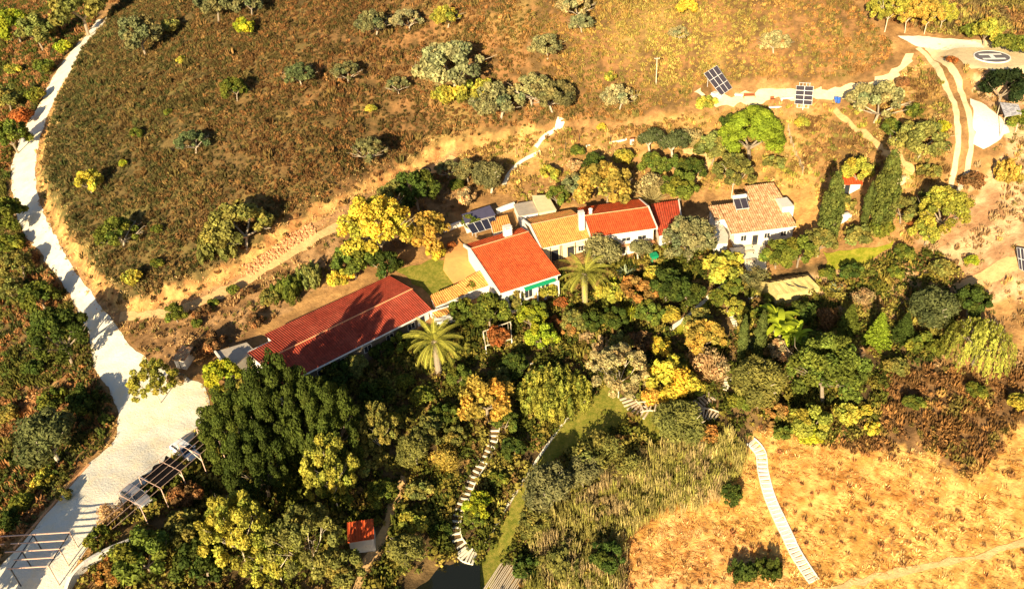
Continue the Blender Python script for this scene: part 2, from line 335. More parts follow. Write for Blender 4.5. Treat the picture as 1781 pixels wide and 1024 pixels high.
def smooth_line(px,k=6):
    P=W2(px); out=[]
    for i in range(len(P)-1):
        p0=P[max(i-1,0)];p1=P[i];p2=P[i+1];p3=P[min(i+2,len(P)-1)]
        for t in np.linspace(0,1,k,endpoint=False): out.append(.5*((2*p1)+(-p0+p2)*t+(2*p0-5*p1+4*p2-p3)*t*t+(-p0+3*p1-3*p2+p3)*t**3))
    out.append(P[-1]); return np.array(out)
ROAD=[(172,34),(150,62),(120,95),(95,130),(70,180),(45,220),(25,270),(20,320),(28,370),(45,410),(85,460),(125,520),(155,590),(165,640),(190,680),(205,720),(200,765),(175,790),(150,810),(100,870),(50,930),(0,985),(-60,1050),(-60,1110),(110,1110),(118,1015),(165,935),(215,880),(290,810),(352,740),(362,680),(325,655),(290,640),(245,618),(205,572),(165,520),(130,470),(97,412),(72,360),(62,310),(66,260),(84,200),(113,140),(148,80),(186,36)]
_r=W2(ROAD); _r=np.vstack([_r,_r[:1]]); _q=[]
for i in range(len(_r)-1):
    p0=_r[i-1 if i else -2];p1=_r[i];p2=_r[i+1];p3=_r[(i+2)%(len(_r)-1)]
    for t in (0,.25,.5,.75): _q.append(.5*(2*p1+(p2-p0)*t+(2*p0-5*p1+4*p2-p3)*t*t+(3*p1-p0-3*p2+p3)*t**3))
sheet('gravel_road',np.array(_q),M['gravel'],.06,edge=.16,step=.6)
sheet('hill_road',W2([(1562,63),(1600,63),(1650,68),(1700,74),(1710,84),(1650,88),(1618,84),(1600,84)]),M['gravel'],.075)
sheet('helipad_apron',W2([(1600,78),(1640,74),(1700,70),(1830,88),(1830,138),(1740,128),(1690,118),(1650,100),(1615,92)]),M['straw'],.065)
sheet('wheel_track',ribbon(smooth_line([(1596,84),(1618,106),(1641,140),(1658,180),(1666,230),(1664,280),(1652,327)]),.75),M['straw'],.07,step=.5,edge=.1)
sheet('wheel_track',ribbon(smooth_line([(1612,82),(1642,108),(1668,150),(1683,195),(1689,240),(1684,290),(1668,330)]),.8),M['straw'],.07,step=.5,edge=.1)
sheet('gravel_turning_area',W2([(1686,172),(1705,178),(1740,205),(1757,232),(1740,245),(1712,258),(1694,252),(1690,215)]),M['gravel'],.08)
sheet('solar_terrace',ribbon(smooth_line([(1216,158),(1240,176),(1290,170),(1340,166),(1400,165),(1460,160),(1510,150),(1562,122),(1580,95)]),[1.3]*7+[1.7]*35+[1.1]*7),M['straw'],.07,edge=.5)
sheet('dirt_track',ribbon(smooth_line([(208,552),(300,543),(380,512),(440,480),(500,444),(560,408),(640,362),(720,312),(790,272)]),1.7),M['dirt'],.07)
sheet('dirt_path',ribbon(smooth_line([(1450,190),(1490,225),(1530,255),(1560,275),(1590,300)]),.9),M['dirt'],.07)
sheet('dirt_path',ribbon(smooth_line([(1180,300),(1215,310),(1230,270),(1190,262)]),1.1),M['dirt'],.07)
sheet('dirt_path',ribbon(smooth_line([(700,830),(685,880),(665,935),(640,975),(615,1040)]),1.1),M['dirt'],.07,step=.6)
sheet('dirt_path',ribbon(smooth_line([(1660,500),(1700,488),(1740,468),(1781,450),(1830,425)]),2.2),M['dirt'],.07)
sheet('field_track',ribbon(smooth_line([(1380,1040),(1480,1012),(1600,990),(1700,965),(1800,935)]),.8),M['dirt'],.05,edge=.3)
sheet('lawn',W2([(1058,662),(1110,715),(1085,745),(1010,775),(968,805),(940,850),(912,905),(890,950),(868,985),(850,1060),(836,1060),(836,975),(862,935),(900,860),(950,775),(1000,720)]),M['lawn'],.06)
sheet('lawn',W2([(1430,440),(1470,438),(1552,422),(1548,432),(1510,458),(1470,474),(1440,470)]),M['lawn2'],.06)
sheet('lawn',W2([(1262,500),(1296,476),(1302,484),(1276,512)]),M['lawn'],.06)
sheet('lawn',W2([(690,470),(748,452),(800,452),(835,470),(842,486),(800,505),(755,528),(735,505)]),M['lawn'],.06)
sheet('lawn',W2([(1110,716),(1152,708),(1190,700),(1190,760),(1140,775),(1112,745)]),M['lawn'],.06)
sheet('lawn',W2([(1165,578),(1235,520),(1240,528),(1180,585)]),M['lawn2'],.06)
pz=float(at(790,1000)[2])+.25
sheet('pond',[plane(a,b,pz)[:2] for a,b in [(835,978),(835,1075),(690,1075),(700,1010),(740,992),(790,976)]],M['pond'],flat=pz,edge=.0)
# right-hand part, paths of pale stone
PATHS=[('stone_path',[(968,208),(978,214),(965,226),(945,240),(932,256)],.9),('stone_path',[(940,264),(925,272),(905,284),(886,302),(876,325)],.8),('garden_path',[(1292,474),(1255,498),(1225,524),(1195,550),(1165,574)],.55)]
for nme,px,wd in PATHS: sheet(nme,ribbon(smooth_line(px),wd),M['slab'],.1,step=.5,edge=.1)
"""BUILDINGS"""
# ---------------- roofs and houses ----------------
def corr(mb,x0,x1,ya,za,yb,zb,pitch=.34,amp=.055,rows=6,th=.1,step=.0):
    """corrugated tile slab between eave (ya,za) and ridge (yb,zb)"""
    nx=max(2,int(round((x1-x0)/pitch*4))); k=len(mb.v)
    for j in range(rows+1):
        t=j/rows; y=ya+(yb-ya)*t; z=za+(zb-za)*t
        for i in range(nx+1):
            x=x0+(x1-x0)*i/nx; mb.v.append((x,y,z+amp*(math.cos(2*math.pi*i/4))*1.0+amp+random.uniform(-.006,.006)))
    for j in range(rows):
        for i in range(nx):
            a=k+j*(nx+1)+i; f=(a,a+1,a+nx+2,a+nx+1); mb.f.append(f if yb>ya else f[::-1])
    s=1 if yb>ya else -1
    mb.hexa([(x0,ya,za-th),(x1,ya,za-th),(x1,yb,zb-th),(x0,yb,zb-th),(x0,ya,za-.004),(x1,ya,za-.004),(x1,yb,zb-.004),(x0,yb,zb-.004)] if s>0 else
            [(x0,yb,zb-th),(x1,yb,zb-th),(x1,ya,za-th),(x0,ya,za-th),(x0,yb,zb-.004),(x1,yb,zb-.004),(x1,ya,za-.004),(x0,ya,za-.004)])
def house(name,label,cat,ridge_px,zr,ang,L,df,zf,db,zb,zbase,tile,wallm,ov=.35,cap=True,fascia=True,group=None,parapet=None,wx0=None,wx1=None,labelroof=None):
    o=plane(*ridge_px,zr); t=thing(name,label,cat,(o[0],o[1],zbase),math.radians(ang),group)
    r=zr-zbase;f=zf-zbase;b=zb-zbase; x0=ov if wx0 is None else wx0; x1=L-ov if wx1 is None else wx1
    sf=(r-f)/df; sb=(r-b)/db if db>0 else 0; yf=-(df-ov); yb=db-ov if db>0 else 0
    mb=MB(); prof=[(yf,-3.0),(yf,r+sf*yf-.14),(0,r-.14)]+([(yb,r-sb*yb-.14),(yb,-3.0)] if db>0 else [(0,-3.0)])
    n=len(prof); mb.add([(x0,y,z) for y,z in prof]+[(x1,y,z) for y,z in prof],[tuple(range(n)),tuple(range(2*n-1,n-1,-1))]+[(i,i+n,(i+1)%n+n,(i+1)%n) for i in range(n)])
    wl=mb.build('wall',wallm,t)
    rb=MB(); corr(rb,0,L,-df,f,0,r)
    if db>0: corr(rb,0,L,db,b,0,r)
    rf=rb.build('roof',tile,t)
    if cap:
        cb=MB(); k=int(L/.45)
        for i in range(k): cb.tube((L*i/k,0,r+.03),(L*(i+1)/k+.03,0,r+.03),.13,.11,8)
        cb.build('ridge_cap',M['ridge'],t)
    if fascia:
        fb=MB(); fb.box(0,L,-df-.07,-df+.02,f-.16,f-.02); fb.build('gutter',M['white'],t)
    if parapet:
        for side in parapet:
            xx=L+.0 if side=='r' else -.22; pb=MB()
            pb.hexa([(xx,-df,f-.3),(xx+.22,-df,f-.3),(xx+.22,0,r-.3),(xx,0,r-.3),(xx,-df,f+.22),(xx+.22,-df,f+.22),(xx+.22,0,r+.25),(xx,0,r+.25)])
            if db>0: pb.hexa([(xx,.003,r-.3),(xx+.22,.003,r-.3),(xx+.22,db,b-.3),(xx,db,b-.3),(xx,.003,r+.25),(xx+.22,.003,r+.25),(xx+.22,db,b+.22),(xx,db,b+.22)])
            pb.build('parapet',M['white'],t)
    c,s=math.cos(math.radians(ang)),math.sin(math.radians(ang))
    exclude_w([(o[0]+c*x-s*y,o[1]+s*x+c*y) for x,y in ((0,-df),(L,-df),(L,db),(0,db))],.1)
    t['_y']=yf; return t
def window(t,x,y,z,w_,h_,face=-1,framem='white',glass='glass',door=False,shut=None):
    nm='door' if door else 'window'; fb=MB(); d=.06
    yo=y+face*d
    ya,yb=sorted((y+face*.004,yo))
    fb.box(x-w_/2-.09,x-w_/2,ya,yb,z-.05,z+h_+.09);fb.box(x+w_/2,x+w_/2+.09,ya,yb,z-.05,z+h_+.09);fb.box(x-w_/2,x+w_/2,ya,yb,z+h_,z+h_+.09);fb.box(x-w_/2,x+w_/2,ya,yb,z-.05,z)
    if not door: fb.box(x-.025,x+.025,ya,yb,z,z+h_)
    f=fb.build(nm,M[framem],t); pb=MB(); yc=y+face*.02; pa,pb_=sorted((y+face*.004,yc)); pb.box(x-w_/2,x-.025 if not door else x+w_/2,pa,pb_,z,z+h_)
    if not door: pb.box(x+.025,x+w_/2,pa,pb_,z,z+h_)
    pb.build('pane' if not door else 'leaf',M[glass],f)
    return f
def chimney(t,x,y,z0,z1,wx=1.,wy=.8,name='chimney'):
    mb=MB(); mb.box(x-wx/2,x+wx/2,y-wy/2,y+wy/2,z0,z1); mb.box(x-wx/2-.08,x+wx/2+.08,y-wy/2-.08,y+wy/2+.08,z1+.003,z1+.12)
    for sx in(-1,1): mb.box(x+sx*wx*.35-.08,x+sx*wx*.35+.08,y-wy/2,y+wy/2,z1+.123,z1+.4)
    mb.box(x-wx/2-.05,x+wx/2+.05,y-wy/2-.05,y+wy/2+.05,z1+.403,z1+.5)
    return mb.build(name,M['white'],t)
# long barn, back eave stepped in at its left end
zb0=0.2
bo=plane(717,502.5,4.3); a=math.radians(37.4); BL=26.8
bx,by=bo[0]-math.cos(a)*BL,bo[1]-math.sin(a)*BL
barn=thing('long_barn','long low barn with deep red tiled gable roof, mostly in tree shade','barn',(bx,by,zb0),a)
mb=MB(); R_,Fz,Bz=4.1,2.9,3.3
mb.box(.35,BL-.35,-4.6,5.6,-3.5,2.72)
for xx in (.35,BL-.6): mb.add([(xx,-4.6,2.82),(xx,5.6,2.72),(xx,0,3.9),(xx+.25,-4.6,2.82),(xx+.25,5.6,2.72),(xx+.25,0,3.9)],[(0,2,1),(3,4,5),(0,3,5,2),(1,2,5,4)])
mb.box(4.2,BL-.35,5.603,6.5,-1,2.9); mb.build('wall',M['white'],barn); fw_=MB(); fw_.box(.36,BL-2.6,-4.66,-4.603,-3.5,2.7); fw_.build('front_wall',M['darkwall'],barn)  # dark front sheet: deep shade under the eave painted into the plaster colour
rb=MB(); corr(rb,0,BL,-5.4,Fz,0,R_,.36,.055,8); corr(rb,0,4.,4.3,3.5,0,R_,.36,.055,8); corr(rb,4.003,BL,6.9,Bz,0,R_,.36,.055,8); rb.build('roof',M['barntile'],barn)
cb=MB(); k=60
for i in range(k): cb.tube((BL*i/k,0,R_+.03),(BL*(i+1)/k,0,R_+.03),.14,.12,8)
cb.build('ridge_cap',M['ridge'],barn)
fb=MB(); fb.box(0,BL,-5.5,-5.41,Fz-.14,Fz-.0); fb.tube((0,-5.58,Fz-.1),(BL,-5.58,Fz-.1),.07); fb.build('gutter',M['white'],barn)
for x in (3,7,11,15,19,23): window(barn,x,-4.66,.6,1.2,1.1,-1,'white','glass')
window(barn,25.2,-4.6,0,.9,2.,-1,'white','glass',True)
cb=MB(); cb.box(BL+.004-.006,BL+.12,-5.0,-3.6,0,2.3); cb.build('side_door',M['white'],barn)
c,s=math.cos(a),math.sin(a); exclude_w([(bx+c*x-s*y,by+s*x+c*y) for x,y in ((-.2,-6),(BL+.2,-6),(BL+.2,7),(-.2,7))])
def slabroof(name,label,cat,px,z,th,m,wallm=None,drop=3.5,partname='roof',slope=None,corrug=False,group=None):
    """flat or tilted slab roof from its outline as seen; walls below"""
    zs=z if isinstance(z,(list,tuple)) else [z]*len(px)
    P=[plane(a_,b_,zz) for (a_,b_),zz in zip(px,zs)]; c0=sum(P)/len(P); g0=min(float(hz(p[0],p[1])) for p in P)
    t=thing(name,label,cat,(c0[0],c0[1],g0),0,group); Q=[(p[0]-c0[0],p[1]-c0[1],p[2]-g0) for p in P]
    ar=sum(Q[i-1][0]*Q[i][1]-Q[i][0]*Q[i-1][1] for i in range(len(Q)))
    if ar<0: Q=Q[::-1]
    n=len(Q); mb=MB()
    mb.add([(x,y,zz-th) for x,y,zz in Q]+Q,[tuple(range(n-1,-1,-1)),tuple(range(n,2*n))]+[(i,(i+1)%n,(i+1)%n+n,i+n) for i in range(n)])
    mb.build(partname,m,t)
    if wallm:
        wb=MB(); q=[(x*.95,y*.95,zz) for x,y,zz in Q]
        wb.add([(x,y,-1) for x,y,zz in q]+[(x,y,zz-th-.004) for x,y,zz in q],[tuple(range(n-1,-1,-1)),tuple(range(n,2*n))]+[(i,(i+1)%n,(i+1)%n+n,i+n) for i in range(n)])
        wb.build('wall',wallm,t)
    exclude_w([(p[0],p[1]) for p in P]); t['_n']=n
    return t,Q,g0
# quadrilateral tiled roof built as bilinear corrugated patch
def tilequad(mb,q,pitch=.38,amp=.07,rows=5,th=.1):
    """q: eave-left, eave-right, top-right, top-left (local); tiles run from top to eave"""
    q=[Vector(v) for v in q]; nx=max(4,int(((q[1]-q[0]).length)/pitch*4)); k=len(mb.v)
    for j in range(rows+1):
        t=j/rows
        for i in range(nx+1):
            u=i/nx; p=(q[0]*(1-u)+q[1]*u)*(1-t)+(q[3]*(1-u)+q[2]*u)*t; mb.v.append((p.x,p.y,p.z+amp*math.cos(math.pi*i/2)+amp+random.uniform(-.006,.006)))
    for j in range(rows):
        for i in range(nx):
            a_=k+j*(nx+1)+i; mb.f.append((a_,a_+1,a_+nx+2,a_+nx+1))
    mb.hexa([tuple(v-Vector((0,0,th))) for v in q]+[tuple(v-Vector((0,0,.004))) for v in q])
def quadroof(name,label,cat,px,z,m,wallm=None,group=None,wdrop=3.,inset=.94,ridgecap=False):
    P=[plane(a_,b_,zz) for (a_,b_),zz in zip(px,z)]; c0=sum(P)/4; g0=min(float(hz(p[0],p[1])) for p in P)
    t=thing(name,label,cat,(c0[0],c0[1],g0),0,group); Q=[(p[0]-c0[0],p[1]-c0[1],p[2]-g0) for p in P]
    mb=MB(); tilequad(mb,Q); mb.build('roof',m,t)
    if wallm:
        q=[(x*inset,y*inset,zz) for x,y,zz in Q]; wb=MB(); wb.hexa([(x,y,-wdrop) for x,y,_ in q]+[(x,y,zz-.12) for x,y,zz in q]); wb.build('wall',wallm,t)
    exclude_w([(p[0],p[1]) for p in P],0); return t,Q,g0
# concrete annex left of the barn
t,Q,g0=slabroof('flat_roof_annex','pale flat concrete roof annex at the left end of the long barn','annex',[(375,611),(429,595),(441,607),(404,640),(386,628)],2.6,.16,M['concrete'],M['white'])
pb=MB(); p=Q; A_=min(p,key=lambda v:v[0]); 
pb.bar(plane(374,611,2.75)-np.array([*t.location]),plane(388,630,2.75)-np.array([*t.location]),.28,.3); pb.build('parapet',M['white'],t)
# tiled connecting wing
t,Q,g0=quadroof('tiled_wing','low orange tiled wing joining barn and orange-roofed house','wing',[(757,533),(813,509),(796,494),(748,514)],[3.2,3.4,3.9,3.7],M['yellowtile'],M['white'])
t,Q,g0=quadroof('tiled_wing','short yellowish tiled wing against the left side of the orange-roofed house','wing',[(812,508),(858,493),(836,470),(796,493)],[3.6,3.7,4.6,4.3],M['yellowtile'],M['white'])
t,Q,g0=quadroof('tiled_lean_to','small tiled lean-to with white ridge beside the barn corner','lean-to',[(760,552),(794,541),(785,532),(751,542.5)],[2.5,2.6,3.0,3.0],M['yellowtile'],M['white'])
rb=MB(); rb.tube(Vector(Q[3])+Vector((0,0,.1)),Vector(Q[2])+Vector((0,0,.1)),.16); rb.build('ridge_cap',M['white'],t)
# terracotta terrace
tp=[at(*q) for q in [(797,418),(826,446),(856,476),(836,480),(790,497),(771,470),(776,440)]]; tz=float(np.mean([p[2] for p in tp]))+.5
sheet('terracotta_terrace',[p[:2] for p in tp],M['terra'],.25,edge=.05,thick=.6)
# house A
hA=house('orange_roof_house','house with broad vivid orange-red roof plane and green awning strip','house',(818,433),7.5,23.3,10.6,11.3,5.5,2.6,6.9,2.6,M['orangetile'],M['white'],group=None,parapet=['l'])
chimney(hA,7.2,.9,4.2,6.1,1.3,.9)
ab=MB(); ab.hexa([(4.2,-11.62,2.0),(9.6,-11.62,2.0),(9.6,-11.0,2.3),(4.2,-11.0,2.3),(4.2,-11.62,2.05),(9.6,-11.62,2.05),(9.6,-11.0,2.35),(4.2,-11.0,2.35)]); ab.build('awning',M['green'],hA)
for x in (.5,3.2,6.2,10.): 
    pb=MB(); pb.tube((x,-11.75,-3),(x,-11.75,2.1),.12,n=8); pb.build('pillar',M['white'],hA)
for x in (2.2,5,8): window(hA,x,-10.95,.2,1.3,1.5)
rb=MB(); tilequad(rb,[(1.2,6.1,3.4),(5.6,6.1,3.4),(5.6,2.9,4.1),(1.2,2.9,4.1)][::1]); 
# house B
hB=house('yellow_roof_house','house with yellow-orange tiled roof and open veranda, between chimney and orange roof','house',(922,391),7.9,15.5,8.7,5.7,6.5,3.4,7.1,3.2,M['yellowtile'],M['cream'],wx1=8.6,parapet=['l'])
for o in list(hB.children):
    if o.name.startswith('wall'):
        pass
for x in (1.6,3.3,3.6,6.0,7.8): vb=MB(); vb.tube((x,-5.45,-2.5),(x,-5.45,3.0),.07,n=6); vb.build('veranda_post',M['dark'],hB)
window(hB,2.4,-5.35,.1,1.,2.,-1,'dark','glass',True); window(hB,5.2,-5.35,.1,1.,2.,-1,'dark','glass',True); window(hB,7.,-5.35,.9,.9,1.)
wb=MB(); wb.hexa([(-.45,-5.6,-1),(-.24,-5.6,-1),(-.24,4.2,-1),(-.45,4.2,-1),(-.45,-5.6,3.2),(-.24,-5.6,3.2),(-.24,4.2,3.9),(-.45,4.2,3.9)]); wb.build('gable_wall',M['white'],hB)
# house C
hC=house('red_roof_house','two-storey white house with bright red gable roof and white right parapet','house',(1016.5,375.6),9.6,7.6,10.9,4.9,8.35,5.0,8.4,3.6,M['orangetile'],M['white'],parapet=['r'])
chimney(hC,-.5,.2,2.5,6.3,.9,.9)
mb=MB(); mb.tube((1.2,.6,5.9),(1.2,.6,6.8),.3,n=10); mb.tube((1.2,.6,6.8),(1.2,.6,7.0),.4,.15,n=10); mb.build('chimney_pot',M['white'],hC)
window(hC,5.4,-4.55,.7,.7,1.0,-1,'wood','glass'); window(hC,8.3,-4.55,.7,.8,1.1,-1,'white','glass'); window(hC,2.6,-4.55,.7,.8,1.1,-1,'white','glass')
window(hC,8.6,-4.55,2.9,1.4,.6,-1,'white','glass'); window(hC,5.9,-4.55,2.9,1.4,.6,-1,'white','glass')
mb=MB(); mb.box(2.2,10.6,-5.2,-4.553,2.2,2.34); mb.build('ledge',M['ridge'],hC)
# annex D
hD,Q,g0=quadroof('red_roof_annex','lower red-roofed annex on the right end of the red-roofed house','annex',[(1146,410),(1187,398),(1179,348.5),(1132,355.5)],[7.0,7.0,8.1,8.1],M['redtile'],M['white'])
mb=MB(); mb.bar(Vector(Q[1])+Vector((.1,-.0,.1)),Vector(Q[2])+Vector((.1,0,.1)),.2,.3); mb.build('parapet',M['white'],hD)
# house E old tiles (single slope towards the viewer) with a raised back block
hE=house('old_tile_house','white cottage with weathered mottled tile roof and solar heater','cottage',(1232,359),8.9,5.6,12.7,6.9,7.3,0,8.9,5.0,M['oldtile'],M['white'],cap=False,wx0=2.4,wx1=12.4)
o_=[c for c in hE.children if c.name.startswith('roof')][0]; me=o_.data
rb=MB(); corr(rb,1.7,12.7,-6.9,2.3,0,3.9,.38,.07,8); tilequad(rb,[(0,-3.3,3.13),(1.697,-3.3,3.13),(1.697,0,3.9),(0,0,3.9)]); me.clear_geometry(); me.from_pydata(rb.v,[],rb.f); me.update()
o_=[c for c in hE.children if c.name.startswith('gutter')][0]; o_.scale=(.866,1,1); o_.location=(1.7,0,0)
rb=MB(); rb.box(.3,2.397,-3.0,-.1,-1,3.0); rb.build('back_wall',M['white'],hE)
rb=MB(); tilequad(rb,[(7.4,-.3,3.95),(13.0,-.3,3.95),(12.8,3.6,4.85),(7.4,3.6,4.85)]); rb.build('upper_roof',M['oldtile'],hE)
rb=MB(); rb.box(7.6,12.7,-.2,3.4,-1.5,3.8); rb.build('upper_wall',M['white'],hE)
mb=MB(); mb.box(11.5,13.5,-3.6,-.5,-1.,4.15); mb.build('side_block',M['white'],hE)
window(hE,4.,-6.55,.5,.9,1.,-1); window(hE,6.,-6.55,-.6,.9,1.9,-1,'wood','glass',True); window(hE,8.,-6.55,.5,.9,.9); window(hE,10.8,-6.55,.5,.9,.9)
mb=MB()
ht=thing('solar_water_heater','solar water heater with white tank on the old tiled roof','water heater',(0,0,0)); p=plane(1289,355,9.5); ht.location=tuple(p); ht.rotation_euler=(0,0,math.radians(5.6))
mb.hexa([(-1.15,-.9,-.5),(1.15,-.9,-.5),(1.15,.9,.5),(-1.15,.9,.5),(-1.15,-.9,-.42),(1.15,-.9,-.42),(1.15,.9,.58),(-1.15,.9,.58)]); mb.build('collector_frame',M['alu'],ht)
mb=MB()
for x0 in (-1.07,.04): mb.hexa([(x0,-.84,-.37),(x0+1.03,-.84,-.37),(x0+1.03,.82,.55),(x0,.82,.55),(x0,-.84,-.33),(x0+1.03,-.84,-.33),(x0+1.03,.82,.59),(x0,.82,.59)])
mb.build('collector_glass',M['panel'],ht)
mb=MB(); mb.tube((-1.2,1.15,.85),(1.2,1.15,.85),.33,n=12); mb.build('tank',M['white'],ht,smooth=False)
mb=MB()
for x in(-1,1):
    for a_ in (((x,-.8,-.5),(x,-.8,-1.)),((x,.9,.5),(x,.9,-.7))): mb=MB(); mb.tube(*a_,.04); mb.build('leg',M['alu'],ht)
# terrace deck, tank, patio, back wall
t,Q,g0=slabroof('terrace_deck','pale concrete terrace roof on the left side of the cottage','terrace',[(1242,384),(1250,380),(1267,409),(1266,423),(1243,424)],[6.9]*5,.2,M['slab'],M['white'])
p=at(1247,442); wt=thing('water_tank','white round water tank below the cottage terrace','water tank',p); mb=MB()
mb.tube((0,0,-.2),(0,0,1.7),.85,n=20); mb.tube((0,0,1.7),(0,0,1.95),.85,.25,n=20); mb.build('tank_body',M['white'],wt,smooth=False); mb=MB(); mb.tube((0,0,1.95),(0,0,2.03),.27,n=14); mb.build('lid',M['white'],wt)
sheet('patio',W2([(1268,432),(1330,424),(1334,470),(1300,472),(1290,452),(1275,445)]),M['slab'],.12,edge=.05)
for i,(px,lb) in enumerate([((1301,431),'small slatted bench closest to the cottage wall on the pale patio'),((1303,441),'dark slatted bench in the middle of the pale patio'),((1305,456),'low slatted bench at the lower edge of the pale patio')]):
    p=at(*px); t=thing('bench',lb,'bench',p,math.radians(5),'benches on the patio'); mb=MB()
    for k in range(4): mb.box(-.8,.8,-.3+.16*k,-.19+.16*k,.42,.46)
    mb.build('seat',M['wood'],t)
    for x in(-.65,.65): mb=MB(); mb.box(x-.04,x+.04,-.26,.26,.0,.415); mb.build('leg',M['dark'],t)
# flat roofs behind house B
slabroof('flat_roof_shed','brown-grey flat roof shed behind the yellow roof','shed',[(893,355),(926,349),(937,370),(903,376)],7.0,.15,M['concrete'],M['white'])
t,Q,g0=slabroof('sheet_roof_shed','cream corrugated sheet roof shed behind the yellow roof','shed',[(925,340),(953,339),(968,365),(938,370)],[7.9,7.9,7.3,7.3],.1,M['beige'],M['cream'])
# thermal panels building
t,Q,g0=quadroof('tiled_outbuilding','small orange tiled outbuilding behind the dark solar collectors','outbuilding',[(858,405),(890,396),(882,374),(852,381)],[5.9,5.9,6.6,6.6],M['yellowtile'],M['white'])
def panel_array(name,label,px,zs,nx,ny,m='panel',frame='alu',gap=.05,legs=True,group=None,cat='solar panel'):
    """px: lower-left, lower-right, upper-right, upper-left"""
    P=[at(*q,h) for q,h in zip(px,zs)]; c0=sum(P)/4; g0=float(hz(c0[0],c0[1])); t=thing(name,label,cat,(c0[0],c0[1],g0),0,group)
    Q=[Vector((p[0]-c0[0],p[1]-c0[1],p[2]-g0)) for p in P]
    def at2(u,v): return (Q[0]*(1-u)+Q[1]*u)*(1-v)+(Q[3]*(1-u)+Q[2]*u)*v
    N_=(Q[1]-Q[0]).cross(Q[3]-Q[0]).normalized(); mb=MB(); mb.hexa([tuple(q-N_*.09) for q in Q]+[tuple(q-N_*.01) for q in Q]); mb.build('frame',M[frame],t)
    g_=gap
    Lx=(Q[1]-Q[0]).length; Ly=(Q[3]-Q[0]).length
    for j in range(ny):
        for i in range(nx):
            u0_,u1_=(i/nx+g_/Lx,(i+1)/nx-g_/Lx); v0_,v1_=(j/ny+g_/Ly,(j+1)/ny-g_/Ly)
            cs=[at2(u0_,v0_),at2(u1_,v0_),at2(u1_,v1_),at2(u0_,v1_)]
            mb=MB(); mb.hexa([tuple(c_+N_*.0) for c_ in cs]+[tuple(c_+N_*.02) for c_ in cs]); mb.build('module',M[m],t)
    if legs:
        mb=MB()
        for u,v in ((.15,.15),(.85,.15),(.85,.85),(.15,.85)):
            q=at2(u,v)-N_*.05; mb=MB(); mb.tube((q.x,q.y,-.3),tuple(q),.05); mb.build('leg',M['alu'],t)
    exclude_w([(p[0],p[1]) for p in P],.2); return t,Q,c0,g0
panel_array('solar_collectors','row of four dark solar collectors in front of the outbuilding',[(822,407),(867,393.5),(860,376),(811,391)],[1.0,1.0,2.5,2.5],4,1,'panelb')
t,Q,g0=slabroof('dark_roof_shed','shed with dark blue-grey sheet roof behind the solar collectors','shed',[(809,388),(862,373),(852,357),(803,373)],[6.6,6.6,7.0,7.0],.12,mat('blue_grey_sheet',(.09,.085,.15),.6,.2,1.),M['white'])
# trackers on the hill
t,Q,c0,g0=panel_array('solar_array','large tilted solar array of nine modules, left one on the hill terrace','XX' and [(1254,167),(1274,153),(1247,114),(1224,128)],[.5,.5,2.6,2.6],3,3,'panel','alu',.045,True,'solar arrays on the hill')
t['label']='large tilted solar array of nine modules on a white plinth, on the hill terrace'
bp=at(1246,166); b=thing('plinth','white plinth block at the lower end of the nine-module solar array','plinth',(bp[0],bp[1],bp[2]),math.radians(35)); mb=MB(); mb.box(-1.4,1.2,-.9,.6,-.6,.35); mb.box(-1.2,-.1,-.6,.3,.353,.8); mb.build('plinth_block',M['white'],b)
t,Q,c0,g0=panel_array('solar_array','upright solar array of eight modules with white rack rails above and below',[(1382,181),(1412,183),(1415,150.5),(1385,149)],[.9,.9,3.0,3.0],2,4,'panel','alu',.035,True,'solar arrays on the hill')
mb=MB()
for v0,v1 in ((1.0,1.16),(-.18,0)):
    def at2(u,v): return (Q[0]*(1-u)+Q[1]*u)*(1-v)+(Q[3]*(1-u)+Q[2]*u)*v
    for k in range(4):
        u=.18+k*.2; mb.tube(tuple(at2(u,v0)),tuple(at2(u,v1)),.04)
    vv=v1 if v0>0 else v0; mb.tube(tuple(at2(.15,vv)),tuple(at2(.82,vv)),.05)
mb.tube(tuple(at2(.5,-.3)),tuple(at2(.5,0)),.07); mb.build('rack',M['alu'],t)
panel_array('solar_array','solar array of narrow modules at the right edge beside the dirt path',[(1773,468),(1800,480),(1800,436),(1768,430)],[.4,.4,1.6,1.6],5,2,'panel','alu',.05,True,'solar arrays on the hill')
# chapel-like hut among cypresses
def hut(name,label,px_base,w_,d_,h_,rise,ang,tile,over=.25,doorx=None):
    p=at(*px_base); t=thing(name,label,'hut',(p[0],p[1],p[2]-.05),math.radians(ang)); mb=MB(); mb.box(-w_/2,w_/2,0,d_,-1.5,h_)
    mb.add([(-w_/2,0,h_),(-w_/2,d_,h_),(-w_/2,d_,h_+rise),(w_/2,0,h_),(w_/2,d_,h_),(w_/2,d_,h_+rise)],[(0,2,1),(3,4,5),(0,3,5,2),(1,2,5,4)]); mb.build('wall',M['white'],t)
    rb=MB(); tilequad(rb,[(-w_/2-over,-over,h_-rise*over/d_+.12),(w_/2+over,-over,h_-rise*over/d_+.12),(w_/2+over,d_+over,h_+rise*(1+over/d_)+.12),(-w_/2-over,d_+over,h_+rise*(1+over/d_)+.12)]); rb.build('roof',M[tile],t)
    if doorx is not None: window(t,doorx,0,.0,.8,1.8,-1,'wood','glass',True)
    c,s=math.cos(math.radians(ang)),math.sin(math.radians(ang)); exclude_w([(p[0]+c*x-s*y,p[1]+s*x+c*y) for x,y in ((-w_/2,-1.),(w_/2,-1.),(w_/2,d_),(-w_/2,d_))],.5)
    return t
hut('small_hut','little white hut with orange roof standing between the cypresses',(1478,337),2.9,2.0,1.9,.5,-6,'orangetile',doorx=-.6)
hut('garden_shed','small white shed with striped orange-red roof beside the lower dirt path',(633,960),3.1,2.5,2.4,.5,6,'orangetile',.12)
